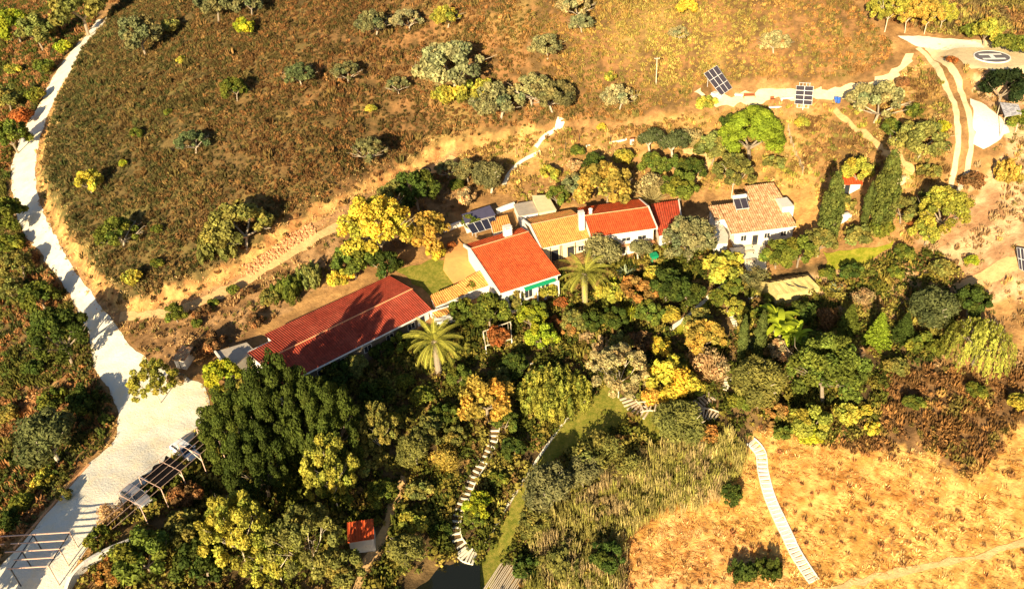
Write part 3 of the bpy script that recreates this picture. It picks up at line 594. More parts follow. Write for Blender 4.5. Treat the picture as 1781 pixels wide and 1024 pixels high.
wh=hut('well_house','small white roadside well house with long tiled roof beside the yard',(316,641),1.7,2.6,1.7,.35,-16,'oldtile',.15)
mb=MB(); mb.box(-.7,.7,-.08,-.004,.1,1.5); mb.build('door',M['alu'],wh); mb=MB(); mb.box(-.05,.05,-.12,-.083,.1,1.5); mb.build('handle',M['dark'],wh)
# ruined white wall near cypresses
for px,lb,wd in [((1469,381),'short whitewashed block wall between the two big cypresses',1.7),((1566,318),'pale open lean-to slab right of the tall double cypress',2.4)]:
    p=at(*px); t=thing('masonry_block',lb,'masonry',p,math.radians(12)); mb=MB(); mb.box(-wd/2,wd/2,-.5,.6,-.5,.9); mb.box(-wd/2+.2,wd/4,-.45,.1,.903,1.2); mb.build('masonry',M['white' if wd<2 else 'beige'],t)
# greenhouse tent
A0=plane(1337,492,4.4);A1=plane(1405,480,4.4); B0=plane(1352.5,513,3.5); B1=plane(1426,501,3.5)
c0=(A0+A1+B0+B1)/4; gt=thing('canvas_greenhouse','long greenhouse covered in torn olive canvas below the cottage','greenhouse',(c0[0],c0[1],float(hz(c0[0],c0[1]))),0)
L0=np.array([*gt.location]); A0,A1,B0,B1=[Vector(v-L0) for v in (A0,A1,B0,B1)]; back=(A0-B0); back.z=0; C0=A0+back*.9; C1=A1+back*.9; C0.z=C1.z=B0.z-.1
dn=Vector((0,0,-B0.z-.6))
def grid(mb,a_,b_,c_,d_,nx,ny,amp):
    k=len(mb.v)
    for j in range(ny+1):
        for i in range(nx+1):
            u,v=i/nx,j/ny; p=(a_*(1-u)+b_*u)*(1-v)+(d_*(1-u)+c_*u)*v; sg=amp*abs(math.sin(u*math.pi*6)); mb.v.append((p.x,p.y,p.z-(.08-.08*abs(math.cos(u*math.pi*6)))*4*v*(1-v)+random.uniform(-amp,amp)))
    for j in range(ny):
        for i in range(nx):
            q=k+j*(nx+1)+i; mb.f.append((q,q+1,q+nx+2,q+nx+1))
mb=MB(); grid(mb,B0,B1,A1,A0,36,8,.02); mb.build('canvas_roof',M['canvas'],gt); mb=MB(); grid(mb,A0,A1,C1,C0,36,8,.02); mb.build('back_canvas_roof',M['canvasred'],gt)
mb=MB(); mb.add([tuple(v) for v in (B0,B1,B1+dn,B0+dn)],[(3,2,1,0)]); mb.add([tuple(v) for v in (B0,A0,C0,C0+dn,B0+dn)],[(0,1,2,3,4)]); mb.add([tuple(v) for v in (B1,A1,C1,C1+dn,B1+dn)],[(4,3,2,1,0)]); mb.add([tuple(v) for v in (C0,C1,C1+dn,C0+dn)],[(0,1,2,3)]); mb.build('canvas_wall',M['canvas'],gt)
mb=MB()
for k in range(7):
    u=k/6; b_=B0*(1-u)+B1*u; a_=A0*(1-u)+A1*u; c_=C0*(1-u)+C1*u; mb.tube(tuple(b_+Vector((0,0,.05))),tuple(a_+Vector((0,0,.05))),.045); mb.tube(tuple(a_+Vector((0,0,.05))),tuple(c_+Vector((0,0,.05))),.045)
mb.build('hoops',M['canvas'],gt)
for (u,v,l_) in ((.42,.55,.5),(.62,.35,.8)):
    mb=MB(); a_=(B0*(1-u)+B1*u); b_=(A0*(1-u)+A1*u); p=a_*(1-v)+b_*v; dr=(B1-B0).normalized(); dv=(A0-B0).normalized(); nrm=dr.cross(dv).normalized()
    q=[p-dr*.9*l_+dv*.9*l_,p-dr*.2*l_+dv*.1*l_,p+dr*1.1*l_-dv*.75*l_,p+dr*.7*l_-dv*.75*l_,p-dr*.55*l_-dv*.1*l_]
    mb.add([tuple(x+nrm*.12) for x in q]+[tuple(x+nrm*.16) for x in q],[(0,1,2,3,4),(9,8,7,6,5)]+[(i,(i+1)%5+0,(i+1)%5+5,i+5) for i in range(5)]); mb.build('tear',M['dark'],gt)
exclude_w([tuple((v+gt.location)[:2]) for v in (B0,B1,C1,C0)],.3)
# shelter at right
t,Q,g0=slabroof('sheet_shelter','grey-blue mottled sheet roof shelter under the dark oak, right edge','shelter',[(1739,178),(1771,181),(1777,198),(1748,203)],[24.3,24.3,23.8,23.8],.08,M['grey'],None)
mb=MB()
for x,y,z in Q: mb=MB(); mb.tube((x*.93,y*.93,-1),(x*.93,y*.93,z-.1),.06); mb.build('post',M['wood'],t)
# pergola with vine below house A
def frame_pergola(name,label,P,h,nr,m,cat='pergola',rw=.1,posts=True,loc=None,group=None):
    pass
pp=[at(*q) for q in [(846,617),(891,605),(889,575),(842,592)]]; c0=sum(pp)/4; t=thing('vine_pergola','white-posted pergola overgrown with rusty vine below the orange-roofed house','pergola',c0)
Q=[Vector(p-c0) for p in pp]
for q in Q: mb=MB(); mb.bar((q.x,q.y,q.z-.3),(q.x,q.y,q.z+1.7),.16,.16); mb.build('post',M['white'],t)
mb=MB()
for i in range(4): a_=Q[i]+Vector((0,0,1.78)); b_=Q[(i+1)%4]+Vector((0,0,1.78)); mb.bar(a_,b_,.1,.14)
for k in range(5):
    u=(k+.5)/5; a_=Q[0]*(1-u)+Q[1]*u; b_=Q[3]*(1-u)+Q[2]*u; mb.bar(a_+Vector((0,0,1.9)),b_+Vector((0,0,1.9)),.06,.08)
mb.build('beams',M['wood'],t)
"""OBJECTS"""
# ---------------- helipad ----------------
hp=[at(1695,92),at(1756,100),at(1728,88.5),at(1724,110)]; c0=plane(1725.5,98.5,26.78); r=(np.linalg.norm((hp[0]-hp[1])[:2])/2)
def slope_at(x,y,d=2.5): return (float(hz(x+d,y)-hz(x-d,y))/(2*d),float(hz(x,y+d)-hz(x,y-d))/(2*d))
zc=26.78; ht=thing('helipad','round grey helipad with white H on the hilltop apron','helipad',(c0[0],c0[1],zc),math.radians(-8))
n=48; 
mb=MB(); mb.prism([(r*math.cos(2*math.pi*i/n),r*math.sin(2*math.pi*i/n)) for i in range(n)],-.6,0); mb.build('pad',M['asphalt'],ht)
mb=MB()
for i in range(n):
    a_,b_=2*math.pi*i/n,2*math.pi*(i+1)/n; r1,r2=r-.02,r+.16
    mb.hexa([(r1*math.cos(a_),r1*math.sin(a_),-1),(r2*math.cos(a_),r2*math.sin(a_),-1),(r2*math.cos(b_),r2*math.sin(b_),-1),(r1*math.cos(b_),r1*math.sin(b_),-1),(r1*math.cos(a_),r1*math.sin(a_),.04),(r2*math.cos(a_),r2*math.sin(a_),.04),(r2*math.cos(b_),r2*math.sin(b_),.04),(r1*math.cos(b_),r1*math.sin(b_),.04)])
mb.build('rim',M['paint'],ht)
mb=MB(); k=r*.9
# letter H lying along the long axis: two long bars and a crossbar
mb.box(-k*.74,k*.74,k*.30,k*.56,.001,.012); mb.box(-k*.74,k*.74,-k*.56,-k*.30,.001,.012); mb.box(-k*.14,k*.14,-k*.30+.002,k*.30-.002,.001,.012); mb.build('letter_h',M['paint'],ht)
exclude_w([(c0[0]+(r+.3)*math.cos(t_),c0[1]+(r+.3)*math.sin(t_)) for t_ in np.linspace(0,6.28,24)],0)
# blue barrels, pole, boxes, rings
for i,(px,lb) in enumerate([((1453,178),'blue plastic barrel left of its twin near the solar terrace'),((1458,179),'blue plastic barrel right of its twin near the solar terrace')]):
    p=at(*px); t=thing('barrel',lb,'barrel',p,0,'blue barrels'); mb=MB()
    for z0,z1,ra,rb_ in ((0,.1,.28,.33),(.1,.35,.33,.33),(.35,.4,.35,.35),(.4,.7,.33,.33),(.7,.75,.35,.35),(.75,.98,.33,.33),(.98,1.05,.33,.27)): mb.tube((0,0,z0),(0,0,z1),ra,rb_,14)
    mb.build('barrel_body',M['blue'],t); mb=MB(); mb.tube((.1,.1,1.05),(.1,.1,1.1),.06,n=8); mb.tube((-.12,-.05,1.05),(-.12,-.05,1.1),.05,n=8); mb.build('cap',M['white'],t)
p=at(1141,147); t=thing('utility_pole','slim pale utility pole with crossarm on the open hillside','pole',p); mb=MB(); mb.tube((0,0,-.5),(0,0,5.2),.11,.08,8); mb.build('post',M['palebark'],t); mb=MB(); mb.bar((-.5,0,4.95),(.5,0,4.95),.08,.08); mb.build('crossarm',M['wood'],t)
mb=MB(); [mb.tube((x,0,5.0),(x,0,5.15),.05,n=6) for x in (-.4,.4)]; mb.build('insulators',M['white'],t)
p=at(1099,250); t=thing('meter_box','small upright white meter box beside the olive trees','cabinet',p,.1); mb=MB(); mb.box(-.35,.35,-.2,.2,-.2,1.0); mb.build('cabinet',M['white'],t); mb=MB(); mb.box(-.42,.42,-.27,.27,1.003,1.08); mb.build('cap',M['rust'],t); mb=MB(); mb.box(-.28,.28,-.22,-.204,.05,.9); mb.build('door',M['alu'],t)
def ring(px,rr,lb,m,tr=.1,flat=1.):
    p=at(*px); sx,sy=slope_at(p[0],p[1],1.); t=MB(); n=24
    for i in range(n):
        a_,b_=2*math.pi*i/n,2*math.pi*(i+1)/n
        q=[(rr*math.cos(v),rr*math.sin(v),rr*math.cos(v)*sx+rr*math.sin(v)*sy+.12) for v in (a_,b_)]; t.tube(q[0],q[1],tr,n=6)
    o=t.build('hoop' if tr<.1 else 'tractor_tyre',m,loc=tuple(p)); tag(o,lb,'hoop' if tr<.1 else 'tyre')
ring((741,297),.85,'dark ring of an old tyre lying beside the dirt track',M['tyre'],.13)
ring((992,245),1.75,'large thin metal hoop lying on the sandy slope above the garden',M['rust'],.05)
for px,lb,cat,nm,bx_,m,ang in [((1303,171),'rusty iron bench frame on the terrace near the stone pine','bench','iron_bench',(2.0,.5,.5),'rust',-5),((1343,178),'rusty drum-like heap on the terrace between the two solar arrays','scrap heap','scrap_heap',(.7,.6,.6),'rust',0)]:
    p=at(*px); t=thing(nm,lb,cat,p,math.radians(ang)); a_,b_,h_=bx_; mb=MB()
    for x in(-a_/2,a_/2):
        for y in(-b_/2,b_/2): mb.bar((x,y,0),(x,y,h_),.07,.07)
    mb.build('legs',M[m],t); mb=MB(); mb.box(-a_/2,a_/2,-b_/2,b_/2,h_,h_+.08); mb.box(-a_/2,a_/2,b_/2,b_/2+.06,h_+.083,h_+.4); mb.build('seat',M[m],t)
for px,lb,wd,dd,ang in [((1368,171),'long white slab lying left of the eight-module solar array',2.3,.9,2),((1348,188),'thin white plank lying below the white slab on the terrace',2.2,.3,-6),((1285,166),'pale flat slab next to the nine-module solar array',1.5,.6,-25),((1022,255),'small white board by the round green bush on the upper slope',.9,.25,15),((1310,518),'pale garden table board near the canvas greenhouse',1.6,.5,10)]:
    p=at(*px); mb=MB(); mb.box(-wd/2,wd/2,-dd/2,dd/2,.05,.3); mb.box(-wd/2+.1,-wd/2+.3,-dd/2+.05,dd/2-.05,-.3,.047); mb.box(wd/2-.3,wd/2-.1,-dd/2+.05,dd/2-.05,-.3,.047); o=mb.build('slab',M['white'],loc=tuple(p)); o.rotation_euler=(0,0,math.radians(ang)); tag(o,lb,'slab')
p=at(1137,455); t=thing('green_bin','green wheeled bin standing right of the red-roofed house','bin',p,.2); mb=MB(); mb.hexa([(-.45,-.4,.1),(.45,-.4,.1),(.45,.4,.1),(-.45,.4,.1),(-.6,-.5,1.3),(.6,-.5,1.3),(.6,.5,1.3),(-.6,.5,1.3)]); mb.build('bin_body',M['green'],t); mb=MB(); mb.hexa([(-.63,-.55,1.303),(.63,-.55,1.303),(.63,.53,1.303),(-.63,.53,1.303),(-.63,-.55,1.36),(.63,-.55,1.36),(.6,.53,1.5),(-.6,.53,1.5)]); mb.build('lid',M['green'],t)
mb=MB(); [mb.tube((x-.05,.4,.12),(x+.05,.4,.12),.12,n=10) for x in (-.4,.4)]; mb.build('wheels',M['tyre'],t)
p=at(1431,480); t=thing('garden_globe','white globe ornament on a short post above the canvas greenhouse','ornament',p); mb=MB(); mb.tube((0,0,-.2),(0,0,.8),.08); mb.build('post',M['wood'],t)
import bmesh
def ico(name,r_,m,parent,loc,sub=2,sc=(1,1,1)):
    bm=bmesh.new(); bmesh.ops.create_icosphere(bm,subdivisions=sub,radius=r_); me=bpy.data.meshes.new(name); bm.to_mesh(me); bm.free(); me.materials.append(m)
    for q in me.polygons: q.use_smooth=True
    o=bpy.data.objects.new(name,me); COLL.objects.link(o); o.parent=parent; o.location=loc; o.scale=sc; return o
ico('globe',.32,M['white'],t,(0,0,1.05))
p=at(666,597); t=thing('parasol','folded blue-white parasol in the shade below the barn','parasol',p); mb=MB(); mb.tube((0,0,-.2),(0,0,2.4),.04); mb.build('pole',M['wood'],t)
mb=MB(); n=8
for i in range(n):
    a_,b_=2*math.pi*i/n,2*math.pi*(i+1)/n; mb.add([(1.3*math.cos(a_),1.3*math.sin(a_),1.9),(1.3*math.cos(b_),1.3*math.sin(b_),1.9),(0,0,2.5),(1.3*math.cos(a_),1.3*math.sin(a_),1.86),(1.3*math.cos(b_),1.3*math.sin(b_),1.86),(0,0,2.46)],[(0,1,2),(5,4,3),(0,3,4,1)])
mb.build('canopy',mat('blue_cloth',(.45,.55,.75),.8,.1,2.),t)
# reddish rock heap along the track
RK=[]; L=smooth_line([(428,474),(460,452),(490,432),(520,412),(545,397)],8)
mb=MB()
def rock(mb,c,s):
    ph=random.random()*6; V=[]; 
    for i in range(5):
        a_=ph+i*1.256+random.uniform(-.3,.3); V.append((c[0]+s*random.uniform(.5,1)*math.cos(a_),c[1]+s*random.uniform(.5,1)*math.sin(a_),c[2]-.1)); 
    for i in range(5):
        a_=ph+i*1.256+random.uniform(-.3,.3); V.append((c[0]+s*random.uniform(.3,.8)*math.cos(a_),c[1]+s*random.uniform(.3,.8)*math.sin(a_),c[2]+s*random.uniform(.5,1.)))
    mb.add(V,[tuple(range(4,-1,-1)),tuple(range(5,10))]+[(i,(i+1)%5,(i+1)%5+5,i+5) for i in range(5)])
for i in range(420):
    k=random.randrange(len(L)-1); q=L[k]+(L[k+1]-L[k])*random.random(); T_=(L[k+1]-L[k]); T_/=np.hypot(*T_); q=q+np.array([-T_[1],T_[0]])*random.uniform(-1.2,1.1)
    rock(mb,(q[0],q[1],float(hz(*q))+random.uniform(0,.15)),random.uniform(.16,.34))
tag(mb.build('rubble',M['rock']),'heap of reddish rubble and broken tiles along the dirt track','rubble',kind='stuff')
mb=MB()
for i in range(500):
    k=random.randrange(len(EDGEW)-1); q=EDGEW[k]+(EDGEW[k+1]-EDGEW[k])*random.random()+np.array([random.uniform(-2,3),random.uniform(-2,3)])
    px,py=proj(q[0],q[1],hz(*q)); rock(mb,(q[0],q[1],float(hz(*q))),random.uniform(.05,.2))
tag(mb.build('loose_stones',M['rock']),'loose stones fallen along the foot of the orange cut bank','stones',kind='stuff')
# curved white wall at the lower left
L=smooth_line([(112,1062),(124,1020),(146,992),(176,972),(205,958),(233,947)],5); t=thing('curved_wall','curved whitewashed garden wall at the lower left, below the yard','wall',(L[0][0],L[0][1],float(hz(*L[0]))))
def wall_mesh(L,wd,h,org,top=None):
    R2=ribbon(L,wd); n=len(L); mb=MB(); V=[]
    A_=R2[:n]; B_=R2[n:][::-1]
    for q in (A_,B_):
        for x,y in q: V.append((x-org[0],y-org[1],float(hz(x,y))-.6-org[2]))
    for k,q in enumerate((A_,B_)):
        for i,(x,y) in enumerate(q): V.append((x-org[0],y-org[1],float(hz(*L[i]))+h-org[2]))
    Fs=[]
    for i in range(n-1): Fs+=[(2*n+i+1,2*n+i,3*n+i,3*n+i+1),(i,i+1,2*n+i+1,2*n+i)[::-1],(n+i,n+i+1,3*n+i+1,3*n+i)]
    Fs+=[(0,2*n,3*n,n),(n-1,2*n-1,4*n-1,3*n-1)]; mb.add(V,Fs); return mb
wall_mesh(L,.45,1.1,t.location).build('wall_body',M['white'],t)
def edging(name,label,px,wd,h,m='palewood',cat='edging',k=8):
    L=smooth_line(px,k); org=(L[0][0],L[0][1],float(hz(*L[0]))); o=wall_mesh(L,wd,h,org).build(name,M[m],loc=org); return tag(o,label,cat)
edging('stone_edging','long pale stone edging running down along the left of the lawn',[(1056,652),(1022,690),(985,730),(950,778),(915,830),(880,885),(855,928),(843,950)],.32,.28)
edging('stone_edging','short pale stone edging between the bamboo and the bare tree',[(1035,640),(1048,648),(1058,660)],.5,.3)
edging('garden_wall','low white garden wall left of the solar collectors',[(772,404),(790,397),(810,390)],.3,1.0,'white','wall')
edging('garden_wall','low white garden wall right of the solar collectors',[(864,372),(878,366),(895,360)],.3,1.0,'white','wall')
edging('garden_edging','thin white edging at the top of the sandy slope, near the white meter box',[(1060,249),(1075,247),(1090,243)],.2,.3,'white')
edging('retaining_curb','dark dry kerb beside the gravel track end, right slope',[(1683,300),(1676,318),(1662,338)],.5,.4,'concrete','kerb')
edging('roadside_kerb','low retaining kerb of the yard along its lower left edge',[(25,955),(60,915),(110,858),(155,808)],.35,.2,'rock','kerb')
# stairs
def stairs(name,label,px,n,wd,tread,rise_off,m,rail=True,mids=None,railm=None,cat='steps'):
    L=smooth_line(px,12); s_=np.r_[0,np.cumsum(np.hypot(*np.diff(L,axis=0).T))]; t=thing(name,label,cat,(L[0][0],L[0][1],float(hz(*L[0]))))
    o=np.array([*t.location])
    for i in range(n):
        u=s_[-1]*(i+.5)/n; x=np.interp(u,s_,L[:,0]); y=np.interp(u,s_,L[:,1]); k=min(np.searchsorted(s_,u),len(L)-1); T_=L[k]-L[k-1]; T_/=np.hypot(*T_); Nn=np.array([-T_[1],T_[0]])
        ww=wd*random.uniform(.9,1.08); a_=np.array([x,y]); z=float(hz(x,y))+rise_off; j=random.uniform(-.08,.08)
        tr=tread if mids is None or not(mids[0]<i/n<mids[1]) else s_[-1]/n*.96
        p1=a_+Nn*ww/2+T_*j;p2=a_-Nn*ww/2-T_*j; q=[p1-T_*tr/2,p2-T_*tr/2,p2+T_*tr/2,p1+T_*tr/2]
        mb=MB(); mb.hexa([(v[0]-o[0],v[1]-o[1],z-.22-o[2]) for v in q]+[(v[0]-o[0],v[1]-o[1],z-o[2]) for v in q]); mb.build('step',M[m],t)
    if rail:
        for sd in rail:
            Lr=ribbon(L,wd*1.02); Lr=Lr[:len(L)] if sd=='l' else Lr[len(L):][::-1]; mb=MB()
            for i in range(len(Lr)-1): mb.bar((Lr[i][0]-o[0],Lr[i][1]-o[1],float(hz(*Lr[i]))+rise_off-o[2]),(Lr[i+1][0]-o[0],Lr[i+1][1]-o[1],float(hz(*Lr[i+1]))+rise_off-o[2]),.12,.2)
            mb.build('side_rail',M[railm or m],t)
    exclude_w(ribbon(L,wd*1.1),0); return t
stairs('garden_steps','long white-painted staircase running down the dry field at lower right',[(1305,768),(1322,788),(1327,822),(1336,858),(1350,892),(1368,930),(1385,965),(1402,992),(1416,1012)],34,1.3,.42,.18,'white',('l','r'),(.3,.72))
stairs('garden_steps','winding log steps with pale rope rail left of the lawn',[(861,745),(857,768),(845,795),(830,820),(817,845),(808,868),(798,892),(792,915),(795,938),(806,953)],22,1.3,.24,.15,'palewood',('l',))
stairs('plank_deck','short slatted deck at the foot of the winding log steps',[(802,956),(812,966),(828,972)],6,2.0,.28,.25,'palewood',('l','r'),cat='deck')
stairs('plank_steps','fan of plank steps on the slope right of the bare tree',[(1088,690),(1098,706),(1110,716),(1128,722)],8,2.0,.25,.2,'wood',('l',))
stairs('railed_terrace','railed plank terrace between golden tree and dark olive',[(1112,712),(1130,710),(1150,712),(1168,714)],7,1.6,.2,.5,'wood',('l','r'))
stairs('plank_steps','curved plank steps left of the soft round olive',[(1240,690),(1222,700),(1212,708),(1225,716)],8,1.5,.25,.2,'wood',('r',))
stairs('railed_terrace','small railed plank landing below the curved plank steps',[(1215,722),(1232,724),(1247,730)],6,1.8,.2,.45,'wood',('l','r'))
stairs('stone_steps','narrow stone steps beside the slim cypress hedge gap',[(1268,540),(1275,556),(1282,572)],8,.8,.3,.1,'palewood',False)
stairs('stone_steps','worn stone steps right of the golden tree, above the curved steps',[(1268,655),(1264,668),(1258,678)],6,1.0,.3,.12,'palewood',False)
stairs('stepping_stones','pale stepping stones along the left side of the bamboo clump',[(925,628),(922,645),(912,662),(905,680),(903,692)],8,.6,.3,.1,'palewood',False)
# timber stack at the bottom
p=at(880,1010); t=thing('timber_stack','stack of long weathered poles lying at the bottom edge beside the lawn','timber stack',p,math.radians(58)); 
for i in range(16):
    mb=MB(); y=(i-7.5)*.24; mb.tube((-2.3+random.uniform(-.5,.5),y,.2+.05*random.random()),(2.2+random.uniform(-.5,.5),y+random.uniform(-.1,.1),.35+.1*random.random()),.08,.06,6); mb.build('log',M['wood'],t)
exclude_w([(p[0]+x,p[1]+y) for x,y in ((-2,-2),(2,-2),(2,2),(-2,2))],0)
# ---------------- carports ----------------
def post(t,p,o,h,m='pinkmetal',r_=.05):
    mb=MB(); z0=float(hz(p[0],p[1]))-.2; mb.bar((p[0]-o[0],p[1]-o[1],z0-o[2]),(p[0]-o[0],p[1]-o[1],h-o[2]),2*r_,2*r_); mb.build('post',M[m],t)
H1=2.6
f0=plane(346,741,H1);f1=plane(206,856,H1); ux=(f1-f0); LL=np.linalg.norm(ux); ux/=LL; rv=plane(335,805,H1)-plane(296,780.6,H1); W_=np.linalg.norm(rv); uy=np.array([-ux[1],ux[0],0]); uy*=np.sign(uy@rv); W_=4.2
t=thing('carport_frame','pinkish steel carport frame over the two parked cars, part covered by dark netting','carport',(f0[0],f0[1],float(hz(f0[0],f0[1])))); o=np.array([*t.location])
LT=LL+4.2
for k in range(5):
    a_=f0+uy*W_*k/4-ux*2+ux*(0 if k else 0); b_=f0+uy*W_*k/4+ux*(LT if k else LL+.3); mb=MB(); mb.bar(a_-o,b_-o,.04,.04); mb.build('purlin',M['pinkmetal'],t)
for k in range(5):
    s0=LL*(k+.15)/4.1; a_=f0+ux*s0;b_=a_+uy*W_; mb=MB(); mb.bar(a_-o-[0,0,.09],b_-o-[0,0,.09],.065,.065); mb.build('rafter',M['pinkmetal'],t)
    for q in (a_,b_): post(t,q,o,H1-.14)
    if k in (1,2): mb=MB(); m0=a_+uy*W_*.5; q=b_.copy(); q[2]=H1-1.2; mb.bar(m0-o-[0,0,.15],q-o,.09,.09); mb.build('brace',M['palewood'],t)
n0=f0+ux*5.9; n1=f0+ux*(LL-3.3); mb=MB()
nx,ny=14,8; kk=len(mb.v)
for j in range(ny+1):
    for i in range(nx+1):
        u,v=i/nx,j/ny; cut=.55*(math.sin(u*math.pi*2)**2)*(1-v); p=(n0*(1-u)+n1*u)+uy*(W_*(.06+.94*v)+cut)-np.array([0,0,.06+.12*abs(math.sin(v*math.pi*4))]); mb.v.append(tuple(p-o))
for j in range(ny):
    for i in range(nx): q=j*(nx+1)+i; mb.f.append((q,q+1,q+nx+2,q+nx+1))
mb.build('shade_net',M['net'],t)
H2=2.7
ta=plane(121,925,H2); tb=plane(84,984,H2); t=thing('pergola_frame','open pergola of five pinkish beams at the lower left corner','pergola',(ta[0],ta[1],float(hz(ta[0],ta[1])))); o=np.array([*t.location])
dirx=plane(-40,935,H2)-ta; dirx/=np.linalg.norm(dirx); v=tb-ta
for k in range(5):
    a_=ta+v*k/4; Lb=11.5 if k<1 else (6.4 if k<3 else 4.7); b_=a_+dirx*Lb; mb=MB(); mb.bar(a_-o,b_-o,.11,.11); mb.build('beam',M['pinkmetal'],t)
    if k in(0,2,4):
        post(t,a_,o,H2,'pinkmetal',.055); post(t,a_+dirx*4.4,o,H2,'dark',.05)
for s_ in (.05,4.4): mb=MB(); mb.bar(ta+dirx*s_-o-[0,0,.12],tb+dirx*s_-o-[0,0,.12],.1,.1); mb.build('rail',M['dark'],t)
for k in (1,3): 
    mb=MB(); a_=ta+dirx*(7.2)+v*k/4; mb.bar(a_-o,a_+dirx*5-o,.09,.09); mb.build('beam',M['pinkmetal'],t)
# ---------------- cars ----------------
def car(label,px,nose_px,paint,name='parked_car',cat='car',L=4.3,W=1.75,pickup=False,sc=1.):
    p=at(*px,.7); q=at(*nose_px,.7); ang=math.atan2(q[1]-p[1],q[0]-p[0]); z=float(hz(p[0],p[1]))+.06; t=thing(name,label,cat,(p[0],p[1],z),ang)
    def loft(st,mb):
        # st: x, halfwidth bottom, halfwidth top, z bottom, z top, corner
        ringn=10; k0=len(mb.v)
        for x,wb,wt,z0,z1 in st:
            for (yy,zz) in [(-wb,z0),(-wb*1.02,z0+(z1-z0)*.35),(-wt*1.01,z0+(z1-z0)*.8),(-wt*.93,z1-.015),(-wt*.5,z1+.012),(wt*.5,z1+.012),(wt*.93,z1-.015),(wt*1.01,z0+(z1-z0)*.8),(wb*1.02,z0+(z1-z0)*.35),(wb,z0)]: mb.v.append((x,yy,zz))
        for i in range(len(st)-1):
            for j in range(ringn): a_=k0+i*ringn+j; b_=k0+i*ringn+(j+1)%ringn; mb.f.append((a_,b_,b_+ringn,a_+ringn))
        mb.f.append(tuple(k0+j for j in range(ringn))[::-1]); mb.f.append(tuple(k0+(len(st)-1)*ringn+j for j in range(ringn)))
    h=W/2; mb=MB()
    loft([(-L/2,h*.86,h*.82,.38,.82),(-L/2+.12,h*.95,h*.9,.30,.92),(-L/2+.6,h,h*.93,.26,.96),(-.3,h,h*.94,.24,.95),(.65,h,h*.93,.24,.93),(1.3,h,h*.9,.26,.86),(L/2-.35,h*.97,h*.84,.28,.76),(L/2-.08,h*.9,h*.76,.32,.68),(L/2,h*.8,h*.7,.38,.62)],mb)
    mb.build('body',M[paint],t,smooth=False)
    mb=MB(); rr=-L/2+.25 if not pickup else -.55
    loft([(rr,h*.86,h*.74,.93,1.0),(rr+.45,h*.88,h*.72,.93,1.36),(-.1,h*.9,h*.72,.93,1.42),(.35,h*.9,h*.72,.93,1.38),(1.05,h*.88,h*.78,.9,.96)],mb); mb.build('window_band',M['glass'],t)
    mb=MB(); loft([(rr+.42,h*.74,h*.68,1.35,1.39),(-.1,h*.75,h*.7,1.4,1.455),(.36,h*.74,h*.68,1.36,1.41)],mb); mb.build('roof_panel',M[paint],t)
    mb=MB()
    for s_ in(-1,1):
        mb.bar((.36,s_*h*.72,1.39),(1.02,s_*h*.84,.95),.07,.06); mb.bar((rr+.42,s_*h*.72,1.37),(rr+.02,s_*h*.83,.96),.09,.06); mb.bar((-.25,s_*h*.73,1.4),(-.25,s_*h*.9,.95),.07,.05)
    mb.build('pillars',M[paint],t)
    if pickup: mb=MB(); mb.box(-L/2+.15,-.7,-h*.8,h*.8,.97,.99); mb.build('load_bed',M['dark'],t)
    for x in(-L/2+.75,L/2-.8):
        for s_ in(-1,1):
            mb=MB(); mb.tube((x,s_*(h-.2),.32),(x,s_*(h+.02),.32),.32,n=16); wh_=mb.build('wheel',M['tyre'],t); mb=MB(); mb.tube((x,s_*(h+.021),.32),(x,s_*(h+.035),.32),.19,n=10); mb.build('rim',M['alu'],wh_)
    for s_ in(-1,1):
        mb=MB(); mb.box(L/2-.12,L/2+.01,s_*h*.58-.16,s_*h*.58+.16,.55,.68); mb.build('headlight',M['amber'],t)
        mb=MB(); mb.box(-L/2-.01,-L/2+.1,s_*h*.7-.1,s_*h*.7+.1,.62,.85); mb.build('tail_light',M['red'],t)
        mb=MB(); mb.box(.75,.95,min(s_*h*.93,s_*(h+.16)),max(s_*h*.93,s_*(h+.16)),.93,1.06); mb.build('wing_mirror',M[paint],t)
    mb=MB(); mb.box(L/2-.005,L/2+.02,-.28,.28,.40,.5); mb.build('number_plate',M['white'],t)
    t.scale=(sc,sc,sc); return t
car('silver-grey car parked nose outward under the lower end of the carport frame',(237,862),(262,884),'carsilver',sc=1.08)
car('white van-like car under the upper end of the carport frame, half hidden by trees',(322,783),(347,803),'carwhite',pickup=False,sc=1.1)
# wire fence on the slope above the cottage
PF=smooth_line([(1370,228),(1375,250),(1384,275),(1396,302)],2); t=thing('wire_fence','thin wire fence with slim posts descending the slope behind the cottage','fence',(PF[0][0],PF[0][1],float(hz(*PF[0])))); o=np.array([*t.location])
for q in PF: mb=MB(); z=float(hz(*q)); mb.tube((q[0]-o[0],q[1]-o[1],z-.2-o[2]),(q[0]-o[0],q[1]-o[1],z+1.4-o[2]),.04); mb.build('post',M['concrete'],t)
mb=MB()
for i in range(len(PF)-1):
    for h in (.3,.6,.9,1.2): a_=PF[i];b_=PF[i+1]; mb.tube((a_[0]-o[0],a_[1]-o[1],float(hz(*a_))+h-o[2]),(b_[0]-o[0],b_[1]-o[1],float(hz(*b_))+h-o[2]),.015,n=4)
mb.build('wire',M['concrete'],t)
# poles on the upper slope
for px,lb,h in [((898,270),'dark leaning post left of the pale stone path',1.7),((983,262),'dark post below the metal hoop',1.8),((1007,246),'thin upright post right of the metal hoop',1.6),((1061,250),'thin upright post left of the white meter box',1.8)]:
    p=at(*px); mb=MB(); mb.tube((0,0,-.3),(.1,0,h),.05,.04,6); mb.tube((.06,0,h*.6),(.3,.1,h*.85),.03,.02,5); tag(mb.build('wooden_post',M['dark'],loc=tuple(p)),lb,'post','posts on the upper slope')
# garden chair set dots: pots on terrace of house B
"""PLANTS"""
